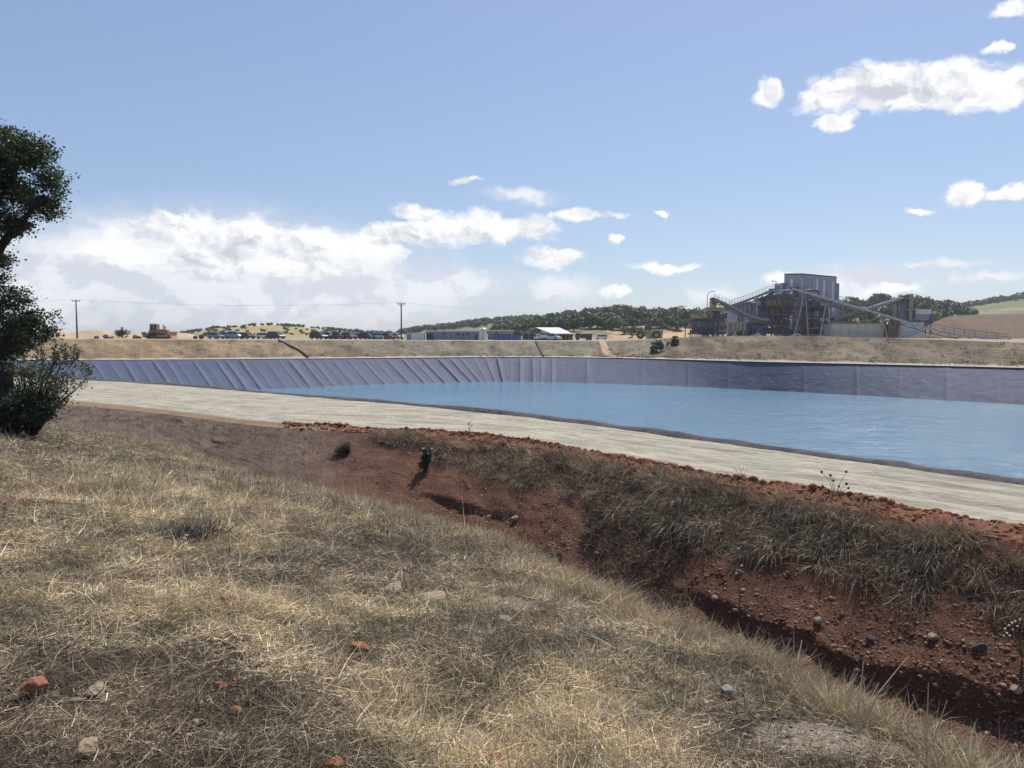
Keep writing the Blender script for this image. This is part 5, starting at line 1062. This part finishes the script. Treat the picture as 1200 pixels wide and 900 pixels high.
m = MB(); q4 = [(cL.x, cL.y, ztL), (c0.x, c0.y, zt0), (cR.x, cR.y, ztR), (cB.x, cB.y, ztR)]; m.hexa(q4, [(x, y, z+.35) for x, y, z in q4]); m.build('roof', P_dark, r)
def strip_on(a, b, f0, f1, z0, z1, mat, nm, pr=.06):
    d_ = (b-a); p_, q_ = a+d_*f0, a+d_*f1; n_ = Vector((d_.y, -d_.x, 0)).normalized()*pr; m = MB(); m.hexa([(p_.x+n_.x, p_.y+n_.y, z0), (q_.x+n_.x, q_.y+n_.y, z0), (q_.x, q_.y, z0), (p_.x, p_.y, z0)], [(p_.x+n_.x, p_.y+n_.y, z1), (q_.x+n_.x, q_.y+n_.y, z1), (q_.x, q_.y, z1), (p_.x, p_.y, z1)]); m.build(nm, mat, r)
zt_ = min(zt0, ztL, ztR)-.5
strip_on(cL, c0, .36, .47, zb+2, zt_, P_light, 'light_strip'); strip_on(cL, c0, .93, .999, zb+2, zt_, P_light, 'light_strip')
for f in (.37, .58, .86): strip_on(c0, cR, f, f+.035, zb+2, zt_, P_light, 'light_strip')
for f in (.12, .25, .48, .70, .97): strip_on(c0, cR, f, f+.006, zb+2, zt_, P_dark, 'panel_joint', .03)
strip_on(cL, c0, .64, .76, zt_-5.5, zt_-2.4, P_dark, 'vent_box', .8); strip_on(cL, c0, .05, .7, zt_-2.9, zt_-2.6, P_light, 'canopy_rail', .9)
a2, b2 = PX(917.3, 352, 24), PX(919, 331.5, 24); m = MB(); m.box((a2.x+.6, a2.y+3, (zb+b2.z)/2), (1.6, 6, b2.z-zb)); m.build('side_annex', P_grey, r)
a2, b2 = PX(981, 352, 33), PX(981, 332, 33); m = MB(); m.box((a2.x-.1, a2.y+2, (zb+b2.z)/2), (1.2, 4, b2.z-zb)); m.build('side_annex', P_grey, r)
m = MB(); m.tube([PX(944, 341, 12), PX(950, 340.2, 12), PX(957, 340.4, 12), PX(958.8, 343, 12), PX(959, 350, 12)], .28, 8); m.build('duct', P_dark, r)
# smaller building behind the left conveyors
r = empty('screen_house', PX(879, 378, 10), label='lower lilac grey building with sloped roof behind the left conveyors', cat='building'); O_ = Vector(r.location)
a, b = PX(864.5, 357, 10), PX(893, 356.5, 10); k = PX(873, 354.6, 10); m = MB(); m.prism([(a.x-O_.x, zb-O_.z), (b.x-O_.x, zb-O_.z), (b.x-O_.x, b.z-O_.z), (k.x-O_.x, k.z-O_.z), (a.x-O_.x, a.z-O_.z)], 'y', 0, 9); m.build('wall', P_grey, r)
m = MB(); m.prism([(a.x-O_.x-.3, a.z-O_.z-.02), (k.x-O_.x, k.z-O_.z), (b.x-O_.x+.3, b.z-O_.z), (b.x-O_.x+.3, b.z-O_.z+.25), (k.x-O_.x, k.z-O_.z+.25), (a.x-O_.x-.3, a.z-O_.z+.23)], 'y', -.3, 9.3); m.build('roof', P_light, r)
for x in (868, 873, 878, 883, 888): p_ = PX(x, 370, 10); m = MB(); m.box((p_.x-O_.x, -.04, (zb+a.z)/2-O_.z), (.12, .1, a.z-zb-.3)); m.build('cladding_joint', P_light, r)

def frame_tower(name, label, x0, x1, levels, ybase, dY, depth, ncol, colm, deckm, railm, bracem=None, rail=True, equip=(), cat='platform', seed=1):
    """multi deck steel structure; levels = pixel rows of the decks"""
    rr = random.Random(seed); r = empty(name, PX((x0+x1)/2, ybase, dY), label=label, cat=cat); O = Vector(r.location)
    xs_ = [x0+(x1-x0)*i/(ncol-1) for i in range(ncol)]; top = min(levels)
    for x in xs_:
        for d_ in (0, depth):
            m = MB(); p_, q_ = PX(x, ybase, dY), PX(x, top, dY); p_.y += d_; q_.y += d_; p_.z = zplat(p_.x, p_.y)-.1; m.bar(p_-O, q_-O, .13, 4); m.build('column', colm, r)
    for lv in levels:
        a, b = PX(x0-.8, lv, dY)-O, PX(x1+.8, lv, dY)-O; m = MB(); m.box(((a.x+b.x)/2, depth/2, a.z), (b.x-a.x, depth+1.0, .28)); m.build('deck', deckm, r)
        if rail:
            m = MB(); y_ = -.45
            for hh in (.55, 1.1): m.bar((a.x, y_, a.z+hh), (b.x, y_, a.z+hh), .045, 4)
            n_ = max(3, int((b.x-a.x)/1.3))
            for i in range(n_+1): xx = a.x+(b.x-a.x)*i/n_; m.bar((xx, y_, a.z), (xx, y_, a.z+1.12), .045, 4)
            m.build('railing', railm, r)
    yy = [ybase]+sorted(levels, reverse=True)
    for i in range(len(yy)-1):
        for j in range(ncol-1):
            if rr.random() < .55: m = MB(); p_, q_ = (PX(xs_[j], yy[i], dY), PX(xs_[j+1], yy[i+1], dY)) if rr.random() < .5 else (PX(xs_[j+1], yy[i], dY), PX(xs_[j], yy[i+1], dY)); m.bar(p_-O, q_-O, .09, 4); m.build('brace', bracem or colm, r)
    clutter = []
    for i in range(len(yy)-1):
        k_ = int((x1-x0)*.55)
        for _ in range(k_):
            cx_ = rr.uniform(x0, x1-1.5); w__ = rr.uniform(.7, 3.2); hh_ = min(rr.uniform(1.0, 6.5), (yy[i]-yy[i+1])*.8); clutter.append((rr.choice(['pipe_box', 'pump_box', 'motor', 'launder', 'cabinet']), cx_, cx_+w__, yy[i]-hh_, yy[i]-.1, rr.uniform(.1, depth*.7), rr.uniform(.5, 2.2), rr.choice([P_dark, P_dark, P_blue, P_blue, P_brown, P_tan, P_gallery, P_steel, P_oliveyellow, P_rail])))
        for _ in range(max(2, k_//5)):
            xa_ = rr.uniform(x0, x1); xb_ = min(x1+1, xa_+rr.uniform(3, 10)); ya_ = yy[i+1]+rr.uniform(1, 4); m = MB(); d_ = rr.uniform(-.3, depth*.5); p_, q_ = PX(xa_, ya_, dY+d_), PX(xb_, ya_+rr.uniform(-1, 3), dY+d_); m.bar(p_-O, q_-O, rr.uniform(.08, .2), 6); m.build('pipe', rr.choice([P_blue, P_brown, P_steel, P_dark, P_pale]), r)
    for (nm, ex0, ex1, ey0, ey1, ed, edep, mt) in list(equip)+clutter:
        a, b = PX(ex0, ey1, dY), PX(ex1, ey0, dY); m = MB(); m.hexa([(a.x-O.x+.12*(b.x-a.x), ed, a.z-O.z), (b.x-O.x-.12*(b.x-a.x), ed, a.z-O.z), (b.x-O.x-.12*(b.x-a.x), ed+edep, a.z-O.z), (a.x-O.x+.12*(b.x-a.x), ed+edep, a.z-O.z)] if nm in ('hopper', 'chute') else [(a.x-O.x, ed, a.z-O.z), (b.x-O.x, ed, a.z-O.z), (b.x-O.x, ed+edep, a.z-O.z), (a.x-O.x, ed+edep, a.z-O.z)],
            [(a.x-O.x, ed, b.z-O.z), (b.x-O.x, ed, b.z-O.z), (b.x-O.x, ed+edep, b.z-O.z), (a.x-O.x, ed+edep, b.z-O.z)]); m.build(nm, mt, r)
    return r
frame_tower('screening_tower', 'brown many decked steel tower full of screens and chutes under the tall building', 898, 936, [381, 368.5, 358.5, 351.5], 392, 4, 8, 7, P_blue, P_brown, P_brown, P_brown, seed=3,
  equip=[('screen', 899, 912, 346.5, 351, .5, 4, P_brown), ('screen', 914, 932, 344.5, 351, 1.0, 5, P_brown), ('chute', 905, 909, 338, 347, 1, 1.6, P_brown), ('vibrating_screen', 897, 930, 352.2, 357, .2, 5, P_tan), ('hopper', 903, 914, 360, 367, 1, 4, P_dark), ('hopper', 919, 931, 359.5, 367, 1, 4, P_brown),
         ('mill', 901, 911, 370, 379.5, 1, 5, P_blue), ('mill', 915, 927, 369.5, 380, 1.5, 5, P_dark), ('pump_box', 899, 906, 384, 391, .5, 3, P_blue), ('pump_box', 909, 918, 383, 391, .8, 3, P_dark), ('pump_box', 922, 929, 385, 391.5, .5, 3, P_blue), ('motor', 930, 935, 386, 391, .3, 2, P_dark), ('motor', 911, 914, 348, 351, .2, 1, P_steel)])
frame_tower('flotation_platform', 'dark blue equipment platform with cream box below the long conveyor', 940, 974, [383, 371.5, 360], 392, 7, 9, 6, P_blue, P_brown, P_oliveyellow, P_blue, seed=5,
  equip=[('cell', 941, 952, 361.5, 371, .4, 6, P_blue), ('cell', 953, 963, 352, 360, 1, 6, P_blue), ('cell', 944, 951, 347, 359.5, 2, 5, P_blue), ('cell', 964, 973, 357, 371, 1, 6, P_blue2), ('control_box', 954.5, 959.5, 364.5, 370.5, -.3, 2, P_oliveyellow), ('pump_box', 942, 950, 374, 383, .5, 4, P_dark), ('pump_box', 953, 962, 374, 382.5, .5, 4, P_brown), ('motor', 965, 971, 376, 382.5, .5, 3, P_dark), ('pump_box', 945, 956, 385, 391, .5, 4, P_dark), ('pump_box', 960, 970, 385, 391, .5, 4, P_blue)])
frame_tower('crusher_platform', 'blue steel platform with yellow railings at the left end of the works', 811, 846, [384, 373.5], 392, 0, 7, 7, P_blue, P_brown, P_yellow, P_blue, seed=7,
  equip=[('crusher', 826, 836, 375, 384, .5, 4, P_blue), ('feed_box', 838, 845, 362, 372, 1, 3, P_blue), ('motor', 831, 836, 369.5, 372.8, .2, 1.5, P_oliveyellow), ('side_sheet', 811, 819, 375.5, 390, .1, .2, P_blue), ('pump_box', 822, 829, 385.5, 391, .3, 3, P_blue), ('motor', 838, 842, 386, 391, .3, 2, P_oliveyellow), ('cabinet', 813, 818, 368.5, 373, .4, 2, P_oliveyellow)])
frame_tower('head_platform', 'small yellow deck with lamp mast under the head of the left conveyor', 829, 848, [363.5], 373.5, -.6, 4, 4, P_blue, P_oliveyellow, P_yellow, P_blue, seed=9,
  equip=[('chute', 834, 841, 352.5, 361, .4, 2, P_oliveyellow), ('drive_box', 830, 846, 359.8, 363, .6, 2.5, P_oliveyellow)])
r = empty('bin_on_legs', PX(867, 391, -1), label='square grey tan bin on short legs beneath the left conveyor', cat='bin'); O = Vector(r.location); m = MB(); a, b = PX(858, 388, -1)-O, PX(874, 378, -1)-O; m.box(((a.x+b.x)/2, 1.5, (a.z+b.z)/2), (b.x-a.x, 3, b.z-a.z)); m.build('bin_body', P_tan, r)
for x in (858.6, 863.5, 868.5, 873.4):
    for d_ in (.15, 2.85): m = MB(); p_ = PX(x, 388, -1)-O; m.bar((p_.x, d_, -.4), (p_.x, d_, p_.z), .12, 4); m.build('leg', P_dark, r)
for x in (862, 866, 870): m = MB(); p_ = PX(x, 383, -1)-O; m.box((p_.x, -.05, p_.z), (.12, .1, b.z-a.z)); m.build('rib', P_brown, r)
frame_tower('pump_platform', 'low dark pipe and pump frame between the bin and the brown tower', 876, 896, [377.5], 392, 1, 6, 5, P_blue, P_steel, P_steel, P_blue, seed=12, equip=[('tank', 880, 886, 370, 377, 1, 3, P_pale), ('pump_box', 878, 884, 385, 391.5, .4, 3, P_dark), ('pump_box', 887, 894, 382, 391, .4, 3, P_steel), ('cabinet', 876.5, 879.5, 380, 385, .2, 1, P_blue)])
r = empty('slurry_column', PX(893.5, 368, 5), label='dark blue column with arm beside the sloped roof building', cat='column'); O = Vector(r.location); m = MB(); p_, q_ = PX(893.5, 350, 5)-O, PX(893.5, 368, 5)-O; m.bar((q_.x, 0, -6), p_, .42, 8); m.build('post', P_blue, r); m = MB(); m.bar(PX(888.5, 350.5, 5)-O, PX(898.5, 350.5, 5)-O, .25, 6); m.bar(PX(889, 351, 5)-O, PX(893, 354.5, 5)-O, .15, 5); m.build('arm', P_blue, r)

def conveyor(label, pts, width, legs, gal=True, dYs=(0, 0), rail=True, truss=.9, mat=None):
    n = len(pts); Y_ = np.linspace(dYs[0], dYs[1], n); Q = [PX(x, y, d_) for (x, y), d_ in zip(pts, Y_)]; dense = [Vector(v) for v in spline(np.linspace(0, n-1, 4*(n-1)+1), [q[:] for q in Q])] if n > 2 else [Q[0].lerp(Q[1], t_) for t_ in np.linspace(0, 1, 9)]
    r = empty('conveyor', Q[0], label=label, cat='conveyor', group='belt conveyors of the works'); O = Q[0]; D_ = [q-O for q in dense]; mat = mat or P_gallery
    dirv = (dense[-1]-dense[0]); dirv.z = 0; dirv.normalize(); sd_ = Vector((-dirv.y, dirv.x, 0))*width/2; up = Vector((0, 0, 1))
    m = MB()
    for a, b in zip(D_[:-1], D_[1:]): m.hexa([a-sd_, b-sd_, b+sd_, a+sd_], [a-sd_+up*.12, b-sd_+up*.12, b+sd_+up*.12, a+sd_+up*.12])
    m.build('belt', P_belt, r)
    for s_ in (-1, 1):
        m = MB(); lo = up*-truss
        for a, b in zip(D_[:-1], D_[1:]):
            o1 = sd_*1.12*s_; o2 = sd_*1.28*s_; m.hexa([a+o1-up*.28, b+o1-up*.28, b+o2-up*.28, a+o2-up*.28], [a+o1+up*.22, b+o1+up*.22, b+o2+up*.22, a+o2+up*.22])
        m.build('stringer', mat, r); m = MB()
        for i, (a, b) in enumerate(zip(D_[:-1], D_[1:])):
            o1 = sd_*1.2*s_; m.bar(a+o1+lo, b+o1+lo, .11, 4); m.bar(a+o1+(lo if i % 2 else up*0), b+o1+(up*0 if i % 2 else lo), .08, 4)
        m.build('truss', P_rail, r)
        if rail:
            m = MB(); hp = [q+sd_*1.5*s_+up*1.2 for q in D_]
            for a, b in zip(hp[:-1], hp[1:]): m.bar(a, b, .035, 4); m.bar(a-up*.55, b-up*.55, .025, 4); m.bar(a, a-up*1.3, .03, 4)
            m.build('handrail', P_rail, r)
    for e in (D_[0], D_[-1]): m = MB(); m.bar(e-sd_*1.1, e+sd_*1.1, .38, 10); m.build('drum', P_dark, r)
    for (x, xa, xb) in legs:
        i = min(range(len(dense)), key=lambda k: abs(600+FPX*dense[k].x/dense[k].y-x)); tp = D_[i]+up*-truss*.3
        for xe, s_ in ((xa, -1), (xb, 1)):
            Yl = dense[i].y; foot = Vector(((xe-600)/FPX*Yl, Yl, 0)); foot.z = zplat(foot.x, Yl)-.15; foot += sd_*.8*s_; m = MB(); m.bar(foot-O, tp+sd_*.8*s_, .15, 4); m.build('leg', P_leg, r)
        m = MB(); m.bar(tp-sd_*.8-up*2.2, tp+sd_*.8-up*2.2, .1, 4); m.build('leg_tie', P_steel, r)
    return r
conveyor('belt conveyor falling from the lamp mast head to the brown tower', [(835, 350.5), (848, 355.5), (868, 366), (885, 372.5), (899, 375)], 1.5, [(872, 869, 875)], dYs=(-1.5, 0), truss=.8)
conveyor('belt conveyor climbing from behind the left head platform to the brown tower top', [(853, 359.5), (880, 350), (911, 337.5)], 1.5, [(884, 883, 886)], dYs=(5, 5), truss=.8)
conveyor('longest belt conveyor, falling from the tall building past the yellow hopper to the ground', [(928.5, 338), (960, 347), (1000, 358.5), (1045, 372), (1085, 384), (1130, 393), (1182, 398.5)], 1.7, [(939, 930, 946), (968, 960.5, 973.5), (1036, 1034, 1039), (1052, 1051, 1054)], dYs=(0, -20), truss=.9, mat=P_stringer)
conveyor('belt conveyor climbing from the cream boxes to the yellow hopper tower', [(975, 373.5), (1000, 366.5), (1030, 357), (1066, 346.5)], 1.6, [(1000, 998.5, 1002.5), (1048, 1042, 1053), (1013, 1009, 1015)], dYs=(2, 8), truss=.8)
conveyor('short upper gallery conveyor parallel below the longest conveyor', [(946, 344.5), (975, 354), (1006, 363.5)], 1.5, [(972, 969, 975)], dYs=(6, 3), rail=False)
# yellow hopper tower with head platform
frame_tower('hopper_tower', 'dusty yellow hopper tower with railed top at the head of the right conveyor', 1062, 1072, [378, 363, 350], 392, 6, 4, 3, P_dark, P_steel, P_steel, P_dark, seed=15,
  equip=[('hopper_body', 1065, 1070, 351.5, 362, -.2, 3, P_oliveyellow), ('chute', 1064.5, 1069.5, 362.5, 377, -.1, 2.5, P_oliveyellow), ('cladding', 1059.5, 1064, 352.5, 376, .4, 2, P_gallery), ('head_box', 1062.5, 1067, 345.8, 350, .5, 2, P_dark), ('motor', 1072.5, 1075.5, 356, 361, .4, 1.5, P_dark), ('side_sheet', 1069.6, 1072.4, 357, 378, .3, 2, P_blue)])
r = empty('dust_filter_box', PX(1082, 377, 8), label='blue box with pale upper half standing right of the yellow hopper tower', cat='equipment'); O = Vector(r.location)
for nm, x0, x1, y0, y1, d_, dep, mt in (('upper_box', 1073, 1092, 362.5, 368.3, 0, 4, P_pale), ('lower_box', 1071.5, 1089, 368.6, 375.4, .1, 3.8, P_gallery), ('end_sheet', 1089.2, 1093.5, 366, 377, .2, 3, P_blue), ('base', 1070, 1086, 375.6, 378, .3, 3, P_dark)):
    m = MB(); a, b = PX(x0, y1, 8)-O, PX(x1, y0, 8)-O; m.box(((a.x+b.x)/2, d_+dep/2, (a.z+b.z)/2), (b.x-a.x, dep, b.z-a.z)); m.build(nm, mt, r)
for x in (1074, 1080, 1086, 1092): m = MB(); p_ = PX(x, 377, 8)-O; m.bar((p_.x, .5, p_.z), (p_.x, .5, -3.2), .16, 4); m.build('leg', P_dark, r)
for k, (x0, x1, mt) in enumerate(((1087, 1091, P_tan), (1093, 1095.5, P_tan))): pass
def longwall(label, x0, x1, y0, dY, mat, joints, name='long_building', coping=None):
    a, b = PX(x0, 393, dY), PX(x1, y0, dY); zb_ = zplat((a.x+b.x)/2, YP+dY)-.3; r = empty(name, ((a.x+b.x)/2, YP+dY, zb_), label=label, cat='building'); w_ = b.x-a.x; h = b.z-zb_
    n = joints
    for i in range(n): m = MB(); m.box((-w_/2+w_*(i+.5)/n, 2.5, h/2), (w_/n-.06, 5, h)); m.build('wall_panel', mat, r)
    m = MB(); m.box((0, 2.5, h+.1), (w_+.3, 5.3, .2)); m.build('coping', coping or P_dark, r); m = MB(); m.box((0, -.03, h*.45), (w_, .06, .08)); m.build('joint_strip', P_steel, r); return r
longwall('long pale concrete wall building under the right conveyors', 975, 1034, 379, -1, P_conc, 6); longwall('bluish white panel building right of the dark posts', 1052.5, 1083, 377.5, -1, P_pale, 5)
longwall('low wall section with brown shed front between the two pale buildings', 1035.5, 1051, 381, 0, P_pale, 2)
r = empty('brown_cabin', PX(1046, 392, -2.5), label='small brown cabin between dark posts in front of the pale walls', cat='cabin'); m = MB(); m.box((0, .8, .9), (1.9, 1.6, 2.6)); m.build('wall', P_brown, r); m = MB(); m.box((0, .8, 2.25), (2.1, 1.8, .12)); m.build('roof', P_dark, r)
for x, lab in ((1037, 'thick dark steel post at the left end of the brown cabin'), (1046.5, 'thick dark steel post behind the brown cabin'), (1052.2, 'thick dark steel post right of the brown cabin')):
    q_, p_ = PX(x, 392, -1.8), PX(x, 376, -1.8); r = empty('steel_post', q_, label=lab, cat='post', group='dark posts under the long conveyor'); m = MB(); m.box((0, 0, (p_.z-q_.z)/2-.2), (.45, .45, p_.z-q_.z+.4)); m.build('shaft', P_dark, r); m = MB(); m.box((0, 0, p_.z-q_.z+.05), (.7, .7, .1)); m.build('cap_plate', P_dark, r)
for (x, yb, yt, dY, arm, lab) in ((828.5, 373, 342.5, -1.5, 7, 'thin lamp mast with curved arm above the left conveyor head'), (909.5, 337, 329.5, 4, -4, 'short lamp mast on the brown tower top'), (841, 352, 348, -1.2, 0, 'bare rod aerial right of the left conveyor head'), (1003, 379, 370, 0, 5, 'hooked pale pipe standing on the concrete building')):
    q_, p_ = PX(x, yb, dY), PX(x, yt, dY); r = empty('lamp_mast', q_, label=lab, cat='mast', group='masts of the works'); h = p_.z-q_.z; s_ = YP/FPX; m = MB()
    m.tube([(0, 0, 0), (0, 0, h*.8), (arm*s_*.15, 0, h*.97), (arm*s_*.5, 0, h*1.02), (arm*s_, 0, h*1.03)] if arm else [(0, 0, 0), (0, 0, h)], .075, 5); m.build('mast', P_steel, r)
    if arm: m = MB(); m.box((arm*s_, 0, h*1.03-.06), (.55, .22, .14)); m.build('lamp_head', P_steel, r)
m = MB()
for k in range(14):
    x = rng.uniform(880, 905); p_ = PX(x, 391, -1); pass
for (x0, x1, y, lab) in ((848, 866, 391, 'low heap of grey ore in front of the bin on legs'), (876, 896, 390, 'brown ore heap before the brown tower'), (1062, 1105, 391, 'low brown earth heap under the long conveyor'), (925, 945, 391.5, 'flat grey ore heap at the trestle foot')):
    a, b = PX(x0, 392, -4), PX(x1, 392, -4); n_ = 24; gx = np.linspace(-1, 1, n_); X_, Y_g = np.meshgrid(gx, gx, indexing='ij'); rr_ = np.clip(1-np.sqrt(X_**2+Y_g**2), 0, 1); w_ = (b.x-a.x)/2; cx = (a.x+b.x)/2
    hh = 1.1*rr_**.8*(1+.8*fbm(X_*3+x0, Y_g*3, 3)); zz = zplat(cx, YP-4)-.15; Q = np.stack([cx+X_*w_, YP-4+Y_g*2.5, zz+hh], 2); o = loft('ore_heap', Q, M_waste); tag(o, lab, 'heap', 'ore heaps by the works')
# ------------------------------------------------------------------ haze
hz = MB(); hz.box((0, 700, 21), (3040, 1640, 68)); hm, ht, ho = new_mat('haze'); pv = ht.node('ShaderNodeVolumePrincipled'); pv.inputs['Color'].default_value = (.86, .91, 1, 1); pv.inputs['Density'].default_value = .0002; pv.inputs['Anisotropy'].default_value = .3
ht.l.new(pv.outputs[0], ho.inputs['Volume']); hz_o = hz.build('haze', hm); tag(hz_o, 'thin pale haze in the air over the whole place', kind='stuff')
